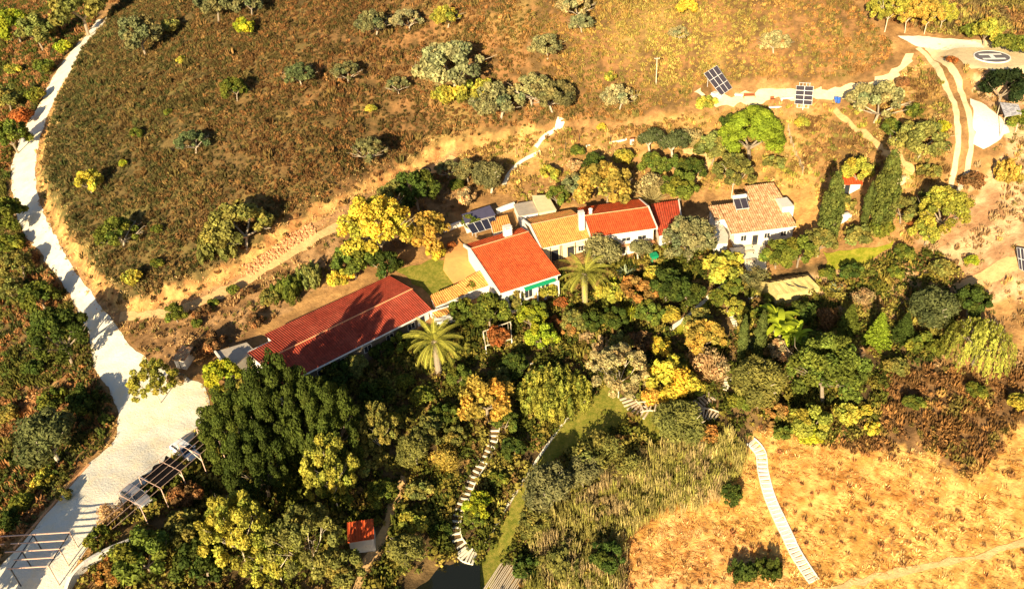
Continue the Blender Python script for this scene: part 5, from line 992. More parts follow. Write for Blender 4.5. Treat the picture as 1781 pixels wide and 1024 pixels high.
PLANTS="""
tree bright 25 50 62|bright green tree against the left edge, nearest the top corner
bush ygreen 25 122 28|yellow-green ball shrub below the bright green tree, left edge
bush green 78 118 38|mid green shrub just left of the upper gravel road
tree oliveg 140 22 95|broad olive-green tree where the gravel road disappears at top
bush bright 108 84 32|bright green shrub under the broad olive-green tree, road top
tree oliveg 66 58 62|dull olive tree between bright green tree and upper road
bush rust 38 205 44|rusty orange shrub left of the gravel road's upper bend
tree green 22 240 60|green tree left of the rusty orange shrub
bush green 60 168 36|small green shrub by the left verge of the upper road
tree oliveg 10 175 50|dark olive tree cut by the left edge, upper road stretch
tree green 12 378 66|green tree throwing shadow over the road at the left edge
bush green 20 425 46|green shrub on the verge below the road-shading left tree
tree oliveg 32 462 52|olive tree on the left verge where the road turns diagonal
tree oliveg 20 505 46|olive tree at the left edge, well below the road bend
tree green 68 520 62|green verge tree directly above the large dark oak
bigtree dgreen 108 592 104|largest dark green oak beside the road, just above the yard
bush dgreen 60 640 40|dark low shrub below left of the largest roadside oak
bush green 90 695 50|bright-topped green shrub above the round grey-green tree, left
olive blueg 88 772 112|big round grey-green tree left of the yard's lower half
bush ygreen 75 835 40|yellow-green shrub below the big round grey-green tree
bush green 38 875 44|green shrub at the lower left on the dark verge
bush dgreen 15 905 44|dark green shrub at the left edge above the open pergola
spiky green 183 728 26|narrow green shrub at the yard's left corner
bush dgreen 148 700 60|dark low shrub in shade just left of the yard corner
bush oliveg 15 720 42|dull olive shrub on orange soil, left edge
bush oliveg 110 860 30|small olive shrub on the kerb above the open pergola
tree yellow 155 318 46|vivid yellow round shrub on the dark hill beside the road bend
bush lime 427 48 40|lime green round shrub high on the left hill
tree green 407 157 44|solitary green tree on the upper left hill
bush green 237 232 26|small green bush on the left hill, above the yellow one
bush lime 215 285 18|tiny lime bush right above the vivid yellow shrub
bush green 292 195 16|tiny green bush in the middle of the left hill
oak blueg 335 250 56|blue-grey spreading oak in the middle of the left hill
oak green 205 410 76|large green-grey oak on the hill right of the road's long bend
oak oliveg 418 400 118|widest olive-green thicket on the hill, above the rubble heap
spiky oliveg 375 425 70|left flank shrub of the widest hillside thicket
bush ygreen 228 485 38|yellow-green shrub above the sharp corner of the cut bank
bush green 275 458 24|small green shrub right of the yellow-green one near the bank corner
bush green 272 400 22|small green shrub right of the large green-grey oak on the hill
tree grey 245 66 70|grey-green tree high on the left hill near the road top
bush oliveg 298 48 36|olive shrub right of the grey-green tree, top left hill
tree grey 372 12 60|grey-green tree touching the top edge, left hill
tree grey 432 8 50|grey-green tree touching the top edge, above the lime shrub
oak grey 650 44 62|grey round oak, left of the pair near the top middle
oak pale 708 38 54|oak with bare white branches, right of the pair near the top
oak ygreen 776 32 52|yellow-green oak third in the row near the top
oak blueg 522 132 56|blue-grey oak in the upper middle hill, left of its neighbour
oak grey 602 128 50|grey oak with dark side shadow in the upper middle hill
oak grey 640 265 62|lone grey oak above the middle of the dirt track
oak grey 692 150 42|small grey oak left of the great cork oak
bush ygreen 645 190 22|small golden bush below the pair of upper middle oaks
bush ygreen 315 105 20|small yellow-green bush high on the left hill slope
oak oakg 788 124 128|great spreading cork oak at the centre of the hill
bush ygreen 825 165 66|yellow-green shrubbery at the lower right of the great cork oak
bush ygreen 770 170 46|yellow-green shrub at the lower left of the great cork oak
oak oakg 866 182 92|cork oak with pale forked limbs, below right of the great one
oak oakg 925 160 76|cork oak with greenish top above the white path's end
oak grey 962 172 80|grey oak on the right end of the cork oak row
oak oakg 952 84 62|single cork oak above the right end of the oak row
oak pale 1000 14 64|pale oak touching the top edge, middle
oak oakg 1012 42 46|small oak just beneath the pale oak at the top
oak pale 1076 172 60|pale forked oak standing alone above the garden slope
bush yellow 1046 222 18|bright yellow-green bush left of the pale forked oak's foot
bush ygreen 1228 180 36|olive-yellow shrub under the nine-module solar array
oak pale 1348 76 56|pale thin oak on the upper right hillside
oak pale 1180 60 36|small pale oak on the golden upper slope
bush yellow 1195 15 40|yellowish shrub at the top edge above the golden slope
bush ygreen 1062 135 26|small yellow-green shrub left of the utility pole
bush ygreen 1395 215 28|yellow-green low shrub below the eight-module solar array
oak oakg 1525 182 96|large rounded oak right of the blue barrels
oak oliveg 1605 250 98|large rounded oak left of the curved wheel tracks
bush green 1558 226 44|green shrub wedged between the two large rounded oaks
bush lime 1636 222 30|yellow-green shrub on the right shoulder of the oak by the tracks
bush green 1590 195 34|green shrub on the slope above the oak by the tracks
bush brown 1570 145 28|brown shrub on the orange slope left of the wheel tracks
bush oliveg 1615 300 38|olive shrub under the oak by the wheel tracks
airy ygreen 1545 22 66|yellow-green tree at the top, leftmost of the roadside row
airy gold 1580 28 58|golden tree in the row above the hilltop road
airy gold 1613 32 54|tall golden tree right in the middle of the hilltop row
airy ygreen 1640 30 44|yellow-green tree at the right end of the hilltop row
bush green 1685 56 34|green shrub right of the golden hilltop row
tree ygreen 1718 58 48|yellow-green tree above the helipad
bush green 1748 76 44|green shrub directly above the helipad's right side
bush green 1778 82 44|green shrub above the helipad at the right edge
tree vdark 1747 155 70|very dark oak by the sheet roof shelter, below the helipad
bush green 1772 208 44|green shrub at the right edge below the sheet shelter
bush brown 1690 318 42|round dark brown bush at the lower end of the wheel tracks
spiky gold 1757 295 50|golden dry shrub right of the round brown bush
bush oliveg 1712 150 22|small olive shrub left of the very dark oak
bush rust 1655 105 20|reddish shrub between wheel tracks and helipad apron
stonepine bright 1309 232 100|big bright green umbrella pine above the old-tile cottage
tree oliveg 1240 262 58|olive-green tree left of the big umbrella pine
tree dgreen 1270 222 44|dark green tree behind the left shoulder of the umbrella pine
bush oliveg 1345 285 36|olive shrub at the right foot of the umbrella pine
olive blueg 1132 248 48|round blue-green olive, left of the pair by the white meter box
olive blueg 1173 256 56|round blue-green olive, right of the pair by the white meter box
tree green 1137 288 46|green tree beneath the left blue-green olive
tree green 1176 292 40|green tree beneath the right blue-green olive
tree dgreen 1204 298 46|dark green tree right of the beneath-olive trees
tree green 1180 330 62|leafy green tree behind the red-roofed annex
twiggy pale 1135 328 62|pale bare-twigged shrub behind the red-roofed house
twiggy pale 1200 240 44|pale leafless shrub right of the blue-green olive pair
tree gold 1052 330 92|wide golden-green tree behind the red-roofed house
tree grey 1000 328 48|grey-green tree left of the wide golden-green tree
tree green 970 342 40|green tree beside the cream sheet roof
bush green 1006 263 26|round green bush beside the small white board
tree dgreen 1032 286 40|dark green tree above the wide golden-green tree
bush ygreen 955 302 36|yellow-green bush right of the pale stone path
bush ygreen 1085 275 40|yellow-green low shrub in the terraced garden above the houses
bush oliveg 1060 300 32|olive low shrub in the terraced garden above the houses
bush tan 1000 290 30|dry tan shrub below the round green bush
airy oliveg 1275 312 70|loose green tree behind the solar water heater
bush green 1220 262 32|green shrub at the left foot of the olive-green tree
olive grey 852 312 60|soft grey-green tree right of the pale stone path's start
tree grey 812 300 44|grey-green tree above the dark blue-grey roof
oak grey 778 296 42|small grey oak next to the old tyre
bush dgreen 795 322 30|dark green bush below the small grey oak
tree dgreen 725 336 76|dark green thicket below the dirt track's right half
tree oliveg 685 345 60|olive thicket left part below the dirt track
bush tan 812 345 40|orange-brown bush above the shed with blue-grey roof
bigtree yellow 652 408 118|large glowing yellow tree behind the long barn
tree green 612 458 70|green undertree at the foot of the large yellow tree
tree dgreen 668 462 56|dark green undertree at the right foot of the yellow tree
bush yellow 592 484 44|small bright yellow tree left of the large yellow tree's foot
tree gold 742 408 78|gold-brown tree right of the large yellow tree
bush yellow 758 438 40|yellow bush at the right foot of the gold-brown tree
bush rust 786 426 16|tiny red bush at the edge of the terracotta terrace
bush green 822 388 36|green bush between white garden wall and terracotta terrace
bush green 815 500 30|green bush growing over the tiled wing
bush oliveg 862 300 30|olive bush on the pale stone path's left border
tree green 305 546 38|small bright green tree with long shadow beside the dirt track
bush green 372 526 20|small green bush below the dirt track's left half, upper one
bush green 343 563 22|small green bush right of the small track-side tree, lower one
bush brown 352 545 32|brown bush next to the small green bushes on the slope
bush green 404 505 24|green bush right under the dirt track
bush brown 430 508 22|brown bush right under the dirt track near the rubble
spiky green 498 500 58|green shrub mass on the slope above the barn's left end
spiky oliveg 535 478 52|olive shrub mass on the slope above the barn, left of the yellow one
bush oliveg 470 520 40|olive bush on the slope left of the green shrub mass
bush brown 372 598 46|dark brown bush above the flat-roofed annex
bush brown 345 612 34|dark brown bush right of the roadside well house
bush brown 445 560 34|brown bush on the slope behind the barn's stepped roof
airy ygreen 268 672 76|loose yellowish tree standing in the middle of the gravel yard
bush tan 305 660 34|dry tan bush at the right side of the yard tree
tree lime 386 655 62|yellow-green tree at the left tip of the dark evergreens
palm palmg 758 610 108|large date palm right below the barn's right end
palm palmg 1017 492 98|date palm with visible trunk below the yellow-roofed house
cordyline lime 1097 545 34|bright spiky cordyline in the middle of the garden
agave silver 1090 470 52|large spiky agave in front of the two-storey white house
agave lime 1068 488 40|yellow-green agave left of the large spiky one
olive oakg 1046 444 74|olive tree covering the left front of the two-storey house
olive oakg 1112 438 44|smaller olive tree before the two-storey house's right half
bigtree oakg 1196 425 88|tall olive-grey tree between red annex and cottage tank
bush ygreen 1258 466 74|golden-green spreading shrub left of the pale patio
bush ygreen 1140 480 44|yellow hedge bush right of the green bin
bush orange 1110 508 66|autumn brown-orange shrub in the upper garden middle
tree dgreen 1160 500 64|dark green tree in the upper garden middle
tree dgreen 1195 515 56|dark green tree left of the garden path's top
bush ygreen 1062 512 50|yellow-green bush between palm and autumn-brown shrub
tree green 1130 548 48|green tree below the autumn-brown shrub
bush ygreen 1165 548 40|yellow-green bush above the pale garden path
tree dgreen 1068 556 46|dark green tree left of the bright cordyline
bush rust 975 528 26|rusty red climber at the orange-roofed house's right corner
bush rust 965 560 26|rust-coloured bush left of the date palm's trunk
tree lime 925 555 50|lime-leaved tree below the orange-roofed house's eave
tree lime 944 588 54|lime-leaved tree right of the vine pergola
bush rust 868 588 46|rusty vine heaped over the white-posted pergola
spiky tan 1045 598 36|pale feathery grass clump above the bamboo
spiky tan 1020 585 28|smaller pale grass clump left of the feathery one
bush orange 985 572 36|orange shrub under the date palm
bush brown 1115 596 50|round dark brown bush in the garden centre
bush yellow 1150 605 44|bright yellow shrub right of the round dark brown bush
tree gold 1225 590 70|golden tree below the pale garden path
twiggy tan 1238 640 72|pale brown twiggy shrub below the golden tree
twiggy tan 1210 622 44|smaller tan twiggy shrub left of the pale brown one
tree yellow 1165 668 86|bright golden tree above the railed plank terrace
bush gold 1140 690 50|golden bush at the left foot of the bright golden tree
bush ygreen 1205 672 44|yellow-green bush at the right of the bright golden tree
bush green 1180 632 40|green bush between golden tree and round brown bush
bush ygreen 1100 630 44|yellow-green bush above the bare-branched tree
tree green 850 545 66|green tree in front of the tiled wing, above the pergola
tree green 805 545 50|dark leafy tree left of the pergola-side green tree
bush green 905 535 34|green bush below the green awning
bush orange 930 520 30|orange-brown bush at the foot of the orange-roofed house
slimcypress cyp 1292 598 20|slim cypress, left one of the two pencil-thin ones below the greenhouse
slimcypress cyp 1322 592 22|slim cypress, right one of the two pencil-thin ones, beside the banana plants
bush blueg 1308 600 34|blue-green bush between the two slim cypresses
tree green 1272 500 36|small green tree by the small lawn under the patio
tree ygreen 1278 536 38|yellow-green tree right of the pale garden path
twiggy grey 1310 485 54|thin grey shrub left of the canvas greenhouse
bush green 1336 520 22|green climber at the greenhouse's left gable
banana bananag 1350 562 74|largest banana plant with yellow-green blades below the greenhouse
banana bananag 1385 590 58|second banana plant, lower right of the largest one
bush tan 1360 612 46|dry straw-coloured banana litter bush under the banana plants
bush dgreen 1400 545 50|dark green bush between greenhouse and banana plants
bush green 1320 545 30|green bush at the greenhouse's lower left corner
bigtree green 1442 655 128|wide green tree with many crowns right of the banana plants
tree green 1418 610 60|green tree behind the banana plants
olive oliveg 1324 675 100|soft round olive-green tree below the slim cypresses
tree ygreen 1410 738 70|yellow-green tree under the wide green tree
bush lime 1408 756 50|bright yellow-green bush at the edge of the dry field
bush green 1362 752 36|green bush left of the bright yellow-green one, field edge
bush yellow 1506 716 26|bright yellow bush, upper of the two at the field corner
bush yellow 1517 745 30|bright yellow bush, lower of the two at the field corner
bush ygreen 1470 722 50|olive-yellow bush left of the two bright yellow ones
fir green 1478 558 46|small fir, leftmost of the three in a row
fir bright 1529 575 50|brightest small fir, middle of the three in a row
fir dgreen 1574 571 44|darker small fir, rightmost of the three in a row
olive blueg 1626 546 86|grey-green feathery tree right of the three firs
tree dgreen 1690 528 62|dark tree under the dirt path at right
willow ygreen 1702 603 108|weeping yellow-green willow at the right
bush green 1600 600 50|low green shrub in front of the grey-green feathery tree
bush green 1625 605 36|emerald low shrub left of the weeping willow
agave silver 1458 498 48|silvery blue agave right of the canvas greenhouse
bush green 1440 478 30|green bush above the silvery agave
bush dgreen 1480 472 40|dark green hedge bush below the bright lawn
cypress cyp 1447 368 50|broad tall cypress right of the cottage
cypress cyp 1541 340 56|broad tall cypress nearest the pale lean-to slab
slimcypress cyp 1508 366 18|thin low cypress between the two broad ones
tree ygreen 1492 300 52|golden-green tree behind the little white hut
tree oliveg 1572 366 52|olive-green tree right of the broad tall cypress
bush oliveg 1475 355 34|olive bush below the little white hut
tree green 1352 445 56|green hedge tree directly below the cottage's right half
tree green 1390 440 60|green hedge tree, middle of the row below the cottage
tree oliveg 1425 425 56|olive hedge tree left of the cypress foot
bush oliveg 1495 410 54|olive bush between cypresses and bright lawn
bush green 1530 400 44|green bush at the foot of the right broad cypress
bigtree ygreen 1640 375 86|tall loose yellow-green tree right of the cypresses
tree ygreen 1612 405 50|yellow-green tree at the left foot of the tall loose one
tree oliveg 1620 350 44|olive tree behind the tall loose yellow-green tree
bush rust 1592 392 28|rust-red bush left of the tall loose yellow-green tree
bush green 1560 475 30|round green bush on the pale bare ground right of the lawn
bush lime 1690 455 26|lime bush alone on the pale right slope
bush green 1575 440 36|green bush below the rust-red bush
bush oliveg 1635 470 44|olive bush above the grey-green feathery tree
tree gold 845 703 92|golden autumn tree left of the bamboo
bush yellow 682 732 36|small yellow tree in the dark shade right of the evergreens
bamboo ygreen 965 678 124|big yellow-green bamboo clump in the middle of the garden
airy pale 1076 655 96|bare-branched pale tree right of the bamboo
olive oliveg 722 790 66|soft olive-green tree in the shade below the barn
tree green 665 858 52|green tree above the garden shed
bush oliveg 730 852 46|olive bush right of the green tree above the shed
twiggy gold 775 800 56|golden twiggy shrub left of the winding log steps
bush ygreen 722 908 52|yellow-green bush right of the garden shed
tree lime 832 878 50|yellow-green tree right of the winding log steps
tree green 828 905 36|green tree at the lower right of the log steps
tree dgreen 893 780 42|dark conical green tree right of the log steps' top
bush green 868 832 34|green bush between log steps and stone edging
bush green 735 690 46|green bush below the large date palm
bush dgreen 770 720 50|dark bush left of the golden autumn tree
bush green 705 665 36|green bush left of the date palm's foot
tree green 800 655 44|green tree right of the date palm's foot
tree green 590 850 60|green tree above left of the garden shed
tree green 250 968 100|green tree right of the curved white wall
tree oliveg 320 930 84|olive tree below the silver car
bush green 170 935 44|green bush in front of the curved white wall
twiggy tan 190 895 50|dry twiggy shrub at the yard's lower right border
bush brown 325 860 56|brown shrub behind the carport frame
tree dgreen 350 980 90|dark green tree at the bottom edge left of the drooping trees
tree oliveg 600 990 70|olive tree at the bottom edge beside the dirt path
olive oliveg 705 965 74|soft olive tree right of the dirt path at the bottom
bush dgreen 765 925 40|dark bush left of the slatted deck
olive grey 958 858 96|grey-olive tree right of the lawn
olive grey 1015 830 70|grey-olive tree above the reed bed
tree oliveg 925 912 56|olive tree on the lawn's lower right border
twiggy oliveg 1040 792 90|olive twiggy shrub below the plank steps
twiggy oliveg 1090 815 60|olive twiggy shrub at the reed bed's upper edge
olive oliveg 1182 742 92|dark feathery olive tree under the railed terrace
tree dgreen 1272 862 42|dark green tree alone in the reed bed's right side
tree dgreen 1055 970 58|dark green tree at the reed bed's bottom edge
spiky oliveg 975 975 70|olive shrub in the lower reeds left part
bush dgreen 915 985 50|dark bush right of the timber stack
spiky dgreen 1292 990 48|left dark shrub standing in the dry field at the bottom
spiky dgreen 1338 985 48|right dark shrub standing in the dry field at the bottom
bush green 1290 700 46|green bush right of the curved plank steps
bush orange 1345 712 44|orange-brown bush left of the yellow-green field-edge tree
bush orange 1230 760 44|rusty shrub below the small railed landing
bush green 1590 700 36|green bush in the dark bramble slope
bush ygreen 1772 700 40|olive-yellow bush at the right edge above the dry field
bush green 1700 680 36|green bush below the weeping willow
bush oliveg 1560 640 44|olive bush below the brightest fir
twiggy tan 1500 520 44|dry tan shrub above the leftmost fir
twiggy brown 1440 555 50|brown twiggy shrub between greenhouse and leftmost fir
tree oliveg 888 522 44|olive-green tree touching the green awning's left end
bush ygreen 950 508 44|yellow-green bush against the orange-roofed house's right wall
spiky orange 912 508 30|orange upright shrub climbing to the green awning
tree oliveg 640 800 60|dark olive tree in the deep shade left of the soft olive-green one
tree dgreen 655 690 60|dark green tree in the barn's front shade
tree dgreen 640 765 50|dark green tree between the small yellow tree and the loose yellow-green one
bush oliveg 560 650 60|olive bush below the barn's white front wall
airy@ ygreen 590 890 7.5 13|loose yellow-green tree right in front of the dark evergreens
airy@ ygreen 430 985 9 12|drooping yellow-green tree below the dark evergreens
airy@ oliveg 552 1010 9 12.5|drooping olive tree left of the garden shed
airy@ ygreen 490 1010 8 8|drooping tree at the bottom, left of the garden shed
airy@ oliveg 665 800 6 10|slender olive tree in the deep shade left of the soft olive-green one
fingertree@ dgreen 432 800 10 13.5|tall dark evergreen on the left, beside the gravel yard
fingertree@ dgreen 512 805 11 19.5|tallest dark evergreen, in the middle, shading the barn
fingertree@ dgreen 585 825 9.5 18|dark evergreen on the right of the group, towards the small yellow tree
fingertree@ dgreen 470 870 9 13.5|lower dark evergreen in front, nearest the carport
tree dgreen 585 655 54|dark green tree hugging the barn's shaded front wall, left one
tree oliveg 618 640 46|olive tree hugging the barn's shaded front wall, middle one
bush dgreen 665 612 42|dark shrub hugging the barn's shaded front wall, right one
tree green 700 596 40|green tree left of the large date palm's fronds
bush oliveg 560 690 50|olive bush deep in the shade behind the tall evergreens
tree oliveg 745 750 54|olive tree above left of the golden twiggy shrub
tree green 930 545 46|green tree between the two lime-leaved trees and the climber
tree oliveg 1000 560 44|olive tree at the date palm trunk's lower left
tree dgreen 1030 560 44|dark green tree at the date palm trunk's lower right
tree oliveg 1215 560 50|olive tree just below the pale garden path's middle
tree oliveg 1080 600 44|olive tree left of the round dark brown bush
tree dgreen 895 640 50|dark green tree left of the stepping stones
tree oliveg 870 660 44|olive tree above the golden autumn tree
tree green 880 735 44|green tree right of the golden autumn tree
tree oliveg 790 760 40|olive tree left of the winding log steps' upper end
tree green 1250 520 34|green tree at the left edge of the pale garden path's top
"""
for ln in PLANTS.strip().splitlines():
    hd,lb=ln.split('|'); q=hd.split()
    if q[0][-1]=='@': plant(q[0][:-1],q[1],float(q[2]),float(q[3]),float(q[4]),lb,hm=float(q[5]))
    else: plant(q[0],q[1],float(q[2]),float(q[3]),float(q[4]),lb)
plant('bush','orange',190,997,56,'autumn orange shrub under the curved white wall')
plant('bigtree','oliveg',-120,1085,150,'tall olive-green tree just outside the lower left corner, shading the open pergola')
# ---------------- ground cover ("stuff") ----------------
def tuftproto(kind,rng):
    if kind=='heath':
        n=26; a=rng.random(n)*6.28; r=.5*np.sqrt(rng.random(n)); P=np.stack([np.cos(a)*r*.6,np.sin(a)*r*.6,np.full(n,-.05)],1); tip=P+np.stack([np.cos(a)*.35*rng.random(n),np.sin(a)*.35*rng.random(n),rng.uniform(.45,1.,n)],1)
        sd=rng.normal(size=(n,3)); sd[:,2]*=.3; sd/=np.linalg.norm(sd,axis=1)[:,None]; mid=P*.45+tip*.55; V=np.stack([P,mid+sd*.09,tip,mid-sd*.09],1)
    elif kind=='leafy':
        n=34; d=rand_dirs(n,rng,.5); d[:,2]=np.abs(d[:,2]); P=d*np.array([.55,.55,.65])*rng.uniform(.6,1,(n,1))+np.array([0,0,.08]); Nv=d+rng.normal(size=(n,3))*.6; Nv/=np.linalg.norm(Nv,axis=1)[:,None]; V,_=leafquads(P,Nv,.2,1.5,rng,np.ones((n,3))); V=V.reshape(n,4,3)
    elif kind=='grass':
        n=12; a=rng.random(n)*6.28; P=np.stack([np.cos(a)*.12,np.sin(a)*.12,np.full(n,-.03)],1); tip=P+np.stack([np.cos(a)*.22,np.sin(a)*.22,rng.uniform(.2,.5,n)],1); sd=rng.normal(size=(n,3)); sd[:,2]=0; sd/=np.linalg.norm(sd,axis=1)[:,None]; mid=(P+tip)/2; V=np.stack([P,mid+sd*.035,tip,mid-sd*.035],1)
    elif kind=='flat':   # lying straw
        n=10; a=rng.normal(size=n)*.5; c=rng.normal(size=(n,3))*np.array([.3,.3,.02])+np.array([0,0,.06]); dv=np.stack([np.cos(a),np.sin(a),np.zeros(n)],1)*rng.uniform(.25,.55,(n,1)); sd=np.stack([-np.sin(a),np.cos(a),np.full(n,.4)],1)*.035; V=np.stack([c-dv,c+sd,c+dv,c-sd],1)
    elif kind=='reed':
        n=24; a=rng.random(n)*6.28; ro=.5*np.sqrt(rng.random(n)); h=rng.uniform(1.6,3.,n); B=np.stack([np.cos(a)*ro,np.sin(a)*ro,np.full(n,-.1)],1); tip=B+np.stack([rng.normal(size=n)*.22,rng.normal(size=n)*.22,h],1); sd=rng.normal(size=(n,3)); sd[:,2]=0; sd/=np.linalg.norm(sd,axis=1)[:,None]; mid=B*.35+tip*.65; V=np.stack([B,mid+sd*.05,tip,mid-sd*.05],1)
        m_=22; k=rng.integers(0,n,m_); u=rng.uniform(.35,.95,m_)[:,None]; q=B[k]*(1-u)+tip[k]*u; a2=rng.random(m_)*6.28; tp=q+np.stack([np.cos(a2)*.4,np.sin(a2)*.4,rng.uniform(.0,.35,m_)],1); sd=np.stack([-np.sin(a2),np.cos(a2),np.zeros(m_)],1)*.05; md=(q+tp)/2+np.array([0,0,.08]); V=np.concatenate([V,np.stack([q,md+sd,tp,md-sd],1)])
    n=len(V); return V,rng.uniform(.7,1.3,n)
TP={k:[tuftproto(k,np.random.default_rng(i*7+len(k))) for i in range(4)] for k in ('heath','leafy','grass','flat','reed')}
def scatter(name,label,cells,kinds,probs,palette,smin,smax,mask,mat_='tuft',zs=1.,useex=True):
    rng=np.random.default_rng(len(name)*31+int(cells*100))
    x0,x1,y0,y1=-200,170,55,340; nx=int((x1-x0)/cells); ny=int((y1-y0)/cells)
    X,Y=np.meshgrid(x0+(np.arange(nx)+.5)*cells,y0+(np.arange(ny)+.5)*cells); X=(X+rng.uniform(-.5,.5,X.shape)*cells).ravel(); Y=(Y+rng.uniform(-.5,.5,Y.shape)*cells).ravel()
    Z=hz(X,Y); px,py=proj(X,Y,Z); ok=(px>-170)&(px<1950)&(py>-120)&(py<1130); X,Y,Z,px,py=X[ok],Y[ok],Z[ok],px[ok],py[ok]
    pr=mask(X,Y,px,py); ex=EXC[np.clip(((Y-GY0)/GS+.5).astype(int),0,NY-1),np.clip(((X-GX0)/GS+.5).astype(int),0,NX-1)]
    ok=(rng.random(len(X))<pr)&~(ex&useex); X,Y,Z,px,py=X[ok],Y[ok],Z[ok],px[ok],py[ok]
    n=len(X); sc=rng.uniform(smin,smax,n)*(.7+.6*vnoise(X*.4,Y*.4,77))*np.where(rng.random(n)<(.03 if name=='hill_scrub' else 0),rng.uniform(1.5,2.,n),1); col=palette(X,Y,px,py,rng); kk=rng.choice(len(kinds),n,p=probs); Vs=[];Cs=[]
    for i,kd in enumerate(kinds):
        for v in range(4):
            V,br=TP[kd][v]; m_=(kk==i)&(np.arange(n)%4==v); 
            if not m_.any(): continue
            a=rng.random(m_.sum())*6.28 if kd!='flat' else rng.normal(size=m_.sum())*.35+2.7; c,s=np.cos(a),np.sin(a); S_=sc[m_][:,None,None,None]; P=V[None]*S_
            q=np.stack([P[...,0]*c[:,None,None]-P[...,1]*s[:,None,None]+X[m_][:,None,None],P[...,0]*s[:,None,None]+P[...,1]*c[:,None,None]+Y[m_][:,None,None],P[...,2]*zs+Z[m_][:,None,None]],-1)
            cc=col[m_][:,None,:]*br[None,:,None]; Vs.append(q.reshape(-1,3)); Cs.append(np.repeat(cc.reshape(-1,3),4,0))
    V=np.vstack(Vs);C=np.vstack(Cs); o=linkmesh(name,npmesh(name,V,fq(V),M[mat_],C)); tag(o,label,kind='stuff'); return len(V)//4
def pal(cols,sc=.25,seed=5,jit=.18):
    cols=np.array(cols)
    def f(X,Y,px,py,rng):
        t=np.clip((fbm(X*sc,Y*sc,seed,3)-.25)*2+rng.normal(size=len(X))*.22,0,.999)*len(cols); c=cols[np.clip(t.astype(int),0,len(cols)-1)]; return c*np.clip(1+rng.normal(size=(len(X),1))*jit,.4,1.8)
    return f
HP=HILLW; P_left=W2([(-250,-130),(205,-130),(165,45),(118,88),(90,130),(66,180),(40,222),(20,270),(10,350),(40,415),(80,465),(118,520),(150,590),(160,650),(185,690),(198,730),(190,770),(140,808),(95,865),(40,930),(-10,990),(-250,1140)])
P_top=W2([(1450,-130),(1500,0),(1540,40),(1600,55),(1680,66),(1781,80),(1900,90),(2000,90),(2000,-130)])
P_slope=W2([(205,560),(300,550),(400,520),(480,470),(600,400),(700,345),(790,290),(840,270),(900,290),(880,340),(800,350),(770,400),(740,400),(690,430),(600,470),(500,540),(400,600),(330,650),(240,612)])
P_up=W2([(790,262),(900,235),(1000,225),(1110,225),(1210,200),(1300,185),(1500,160),(1560,120),(1600,100),(1640,150),(1660,220),(1655,330),(1600,420),(1560,430),(1440,420),(1400,330),(1230,330),(1180,345),(1120,340),(1020,355),(900,350),(860,330),(820,290)])
P_behind=W2([(700,318),(780,272),(900,238),(1000,222),(1110,222),(1210,195),(1225,205),(1110,238),(1000,240),(900,258),(800,300),(740,335)])
P_gard=W2([(600,650),(740,570),(870,520),(980,480),(1150,430),(1240,440),(1300,480),(1440,490),(1560,440),(1640,440),(1680,500),(1640,620),(1540,650),(1530,760),(1400,775),(1330,740),(1280,790),(1180,850),(1080,930),(1080,1140),(110,1140),(130,1020),(170,940),(220,880),(300,810),(360,740),(400,640),(440,620)])
P_right=W2([(1680,110),(1760,140),(2000,140),(2000,700),(1781,700),(1650,640),(1540,640),(1640,560),(1660,500),(1600,430),(1660,340),(1700,260),(1740,240),(1700,170),(1670,140)])
P_bram=W2([(1530,650),(1640,640),(1750,650),(2000,640),(2000,700),(1790,715),(1740,790),(1690,840),(1640,800),(1590,780),(1530,790),(1440,790),(1400,770),(1520,760)])
P_field=W2(FIELD)
P_reed=W2([(900,1040),(930,930),(960,890),(1040,850),(1120,790),(1170,780),(1280,760),(1300,800),(1275,850),(1230,890),(1150,900),(1090,940),(1085,1040)])
def inn(*Ps):
    def f(X,Y):
        m=np.zeros(len(X),bool)
        for p in Ps: m|=inside(X,Y,p)
        return m
    return f
CNT={}
HB=[(.12,.085,.028),(.17,.09,.033),(.14,.10,.034),(.26,.12,.042),(.10,.085,.026),(.32,.17,.06),(.20,.13,.042),(.16,.08,.03)]
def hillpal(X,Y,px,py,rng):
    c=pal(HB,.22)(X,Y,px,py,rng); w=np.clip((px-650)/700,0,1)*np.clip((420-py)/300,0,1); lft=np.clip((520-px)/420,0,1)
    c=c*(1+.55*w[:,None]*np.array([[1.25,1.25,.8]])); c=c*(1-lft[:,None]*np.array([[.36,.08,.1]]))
    g=np.exp(-(((px-1170)/190)**2+((py-70)/95)**2))[:,None]; return c*(1-g*.6)+g*.6*np.array([[.62,.50,.12]])*rng.uniform(.6,1.3,(len(X),1))  # yellow spot: lens glow painted into the scrub colour
ban=lambda X,Y:np.clip((seg_dist(X,Y,EDGEW)-1.5)/1.2,0.12,1)
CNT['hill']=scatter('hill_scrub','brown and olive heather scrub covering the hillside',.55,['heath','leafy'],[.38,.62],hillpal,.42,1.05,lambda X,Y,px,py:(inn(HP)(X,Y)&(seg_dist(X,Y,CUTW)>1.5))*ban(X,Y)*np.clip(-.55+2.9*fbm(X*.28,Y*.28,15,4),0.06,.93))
PM=inn(W2(MIDP),W2(MIDQ)); CNT['mid']=scatter('slope_scrub','brown scrub on the small slopes around the cypresses and wheel tracks',.7,['heath','leafy'],[.6,.4],pal([(.20,.11,.04),(.30,.16,.06),(.22,.19,.05),(.38,.22,.08)]),.6,1.3,lambda X,Y,px,py:PM(X,Y)*np.clip(2.2*fbm(X*.25,Y*.25,17,3)-.4,.1,.95))
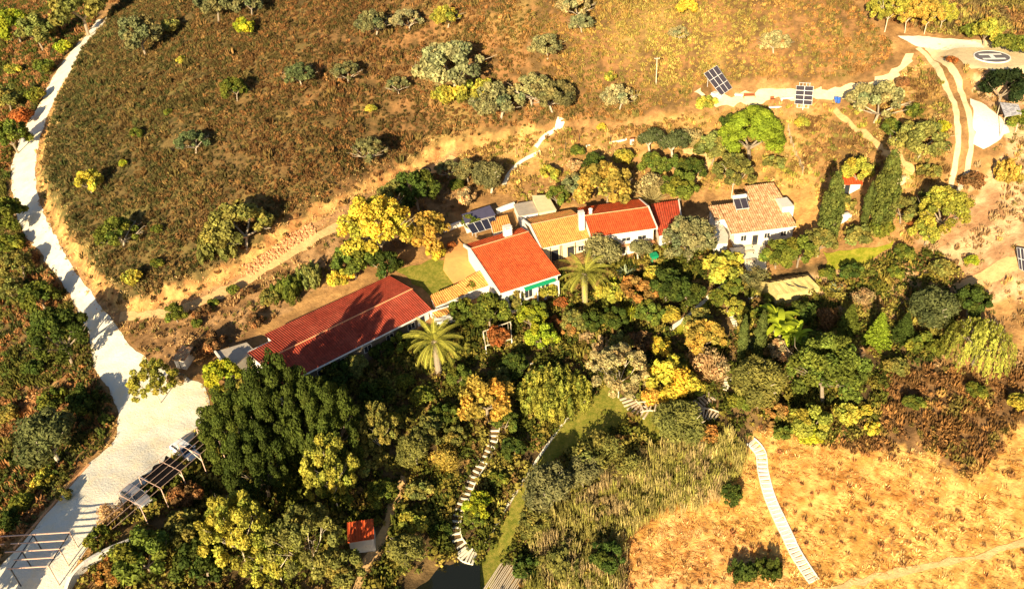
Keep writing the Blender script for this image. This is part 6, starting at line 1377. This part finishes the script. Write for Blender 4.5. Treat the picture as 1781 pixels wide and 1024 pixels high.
CNT['behind']=scatter('lower_slope_scrub','low brown scrub along the sandy foot of the hill behind the houses',.6,['heath','leafy'],[.5,.5],pal([(.22,.12,.045),(.32,.18,.06),(.24,.19,.05)]),.5,1.1,lambda X,Y,px,py:inn(P_behind)(X,Y)*np.clip(3*fbm(X*.3,Y*.3,19,3)-1.,.08,.9))
CNT['top']=scatter('far_scrub','scrub on the ridge beyond the hilltop road',.85,['heath','leafy'],[.5,.5],pal([(.26,.13,.05),(.34,.20,.06),(.18,.13,.05),(.30,.25,.06)]),.8,1.6,lambda X,Y,px,py:(inn(P_top)(X,Y)|((~inn(HP,P_left,P_right)(X,Y))&(py<5)))*.9)
CNT['left']=scatter('valley_scrub','green and rusty scrub on the slope left of the gravel road',.72,['leafy','heath'],[.6,.4],pal([(.10,.10,.02),(.07,.095,.018),(.15,.13,.03),(.30,.14,.05),(.09,.10,.03),(.36,.18,.07)],.16),.8,1.7,lambda X,Y,px,py:inn(P_left)(X,Y)*np.where(px<20+0*px,.85,.8)*np.clip(1.9*fbm(X*.25,Y*.25,33,3)-.05,0.1,1))
CNT['slope']=scatter('slope_growth','thin dry growth on the pinkish slope between track and barn',.8,['heath','leafy','grass'],[.35,.25,.4],pal([(.36,.22,.09),(.22,.13,.05),(.17,.15,.04),(.48,.30,.13)]),.5,1.,lambda X,Y,px,py:inn(P_slope)(X,Y)*np.clip(2.4*fbm(X*.3,Y*.3,41,3)-.4,0.1,1))
CNT['up']=scatter('terrace_growth','dry grass and low bushes on the sandy terraces above the houses',.75,['heath','leafy','grass'],[.35,.25,.4],pal([(.42,.26,.08),(.52,.36,.10),(.26,.18,.05),(.30,.28,.05),(.60,.42,.16)]),.5,1.1,lambda X,Y,px,py:inn(P_up)(X,Y)*np.clip(2.4*fbm(X*.25,Y*.25,51,3)-.15,0.15,1))
CNT['gard']=scatter('garden_undergrowth','dense mixed undergrowth of the garden below the houses',.62,['leafy','heath','grass'],[.80,.14,.06],pal([(.09,.10,.016),(.14,.135,.022),(.20,.17,.03),(.06,.075,.014),(.26,.20,.04),(.11,.12,.02),(.20,.12,.04),(.28,.24,.05)],.2,6),.8,2.0,lambda X,Y,px,py:inn(P_gard)(X,Y)*np.clip(2.6*fbm(X*.28,Y*.28,61,3)-.55,.06,1))
CNT['right']=scatter('dry_slope_growth','dry tan and pink growth on the right-hand slope',.8,['heath','leafy','grass'],[.4,.2,.4],pal([(.42,.27,.13),(.28,.17,.07),(.50,.36,.18),(.24,.20,.06),(.55,.36,.12)]),.6,1.2,lambda X,Y,px,py:inn(P_right)(X,Y)*np.clip(2.2*fbm(X*.25,Y*.25,71,3)-.5,.05,1))
CNT['bram']=scatter('brambles','dark red-brown bramble thicket above the dry field',.6,['heath','leafy'],[.6,.4],pal([(.16,.085,.03),(.24,.12,.045),(.34,.17,.055),(.18,.14,.035),(.44,.26,.08)]),.7,1.5,lambda X,Y,px,py:inn(P_bram)(X,Y)*np.clip(2.4*fbm(X*.3,Y*.3,95,3)-.45,.1,.9))
CNT['field']=scatter('dry_straw','lying golden straw and stubble of the dry field',.50,['flat','grass'],[.72,.28],pal([(.70,.42,.12),(.84,.56,.21),(.56,.27,.07),(.62,.36,.12),(.88,.64,.27)],.18,8),.7,1.4,lambda X,Y,px,py:inn(P_field)(X,Y)*np.clip(2.2*fbm(X*.22,Y*.22,81,3)-.3,.1,1))
CNT['stub']=scatter('dead_stalks','brown dead weed tufts standing in the dry field',1.35,['heath'],[1.],pal([(.42,.22,.08),(.34,.15,.06),(.52,.30,.12)]),.4,.85,lambda X,Y,px,py:inn(P_field)(X,Y)*np.clip(2.6*fbm(X*.16,Y*.16,91,3)-1.1,0.02,.6))
CNT['reed']=scatter('reed_bed','pale yellow-green reed bed left of the dry field',.62,['reed'],[1.],pal([(.38,.33,.09),(.48,.39,.14),(.28,.26,.06),(.42,.31,.14)]),.65,1.05,lambda X,Y,px,py:inn(P_reed)(X,Y)*.85)
CNT['bank']=scatter('bank_grass','tufts of golden grass on the cut bank and road verges',.7,['grass'],[1.],pal([(.72,.48,.17),(.80,.58,.25),(.5,.30,.12)]),.7,1.3,lambda X,Y,px,py:(seg_dist(X,Y,EDGEW)<4.5)*.45)
RW=W2(ROAD); CNT['verge']=scatter('verge_grass','straggling dry grass and leaves along the gravel road edges',.5,['grass','leafy'],[.8,.2],pal([(.52,.34,.13),(.34,.24,.08),(.20,.17,.04),(.62,.44,.2)]),.4,.9,lambda X,Y,px,py:np.clip(1.1-seg_dist(X,Y,list(RW)+[RW[0]])/.6,0,1)*.7*np.clip(2.5*fbm(X*.3,Y*.3,99,3)-.7,0,1),useex=False)
print('quads',CNT,sum(CNT.values()))
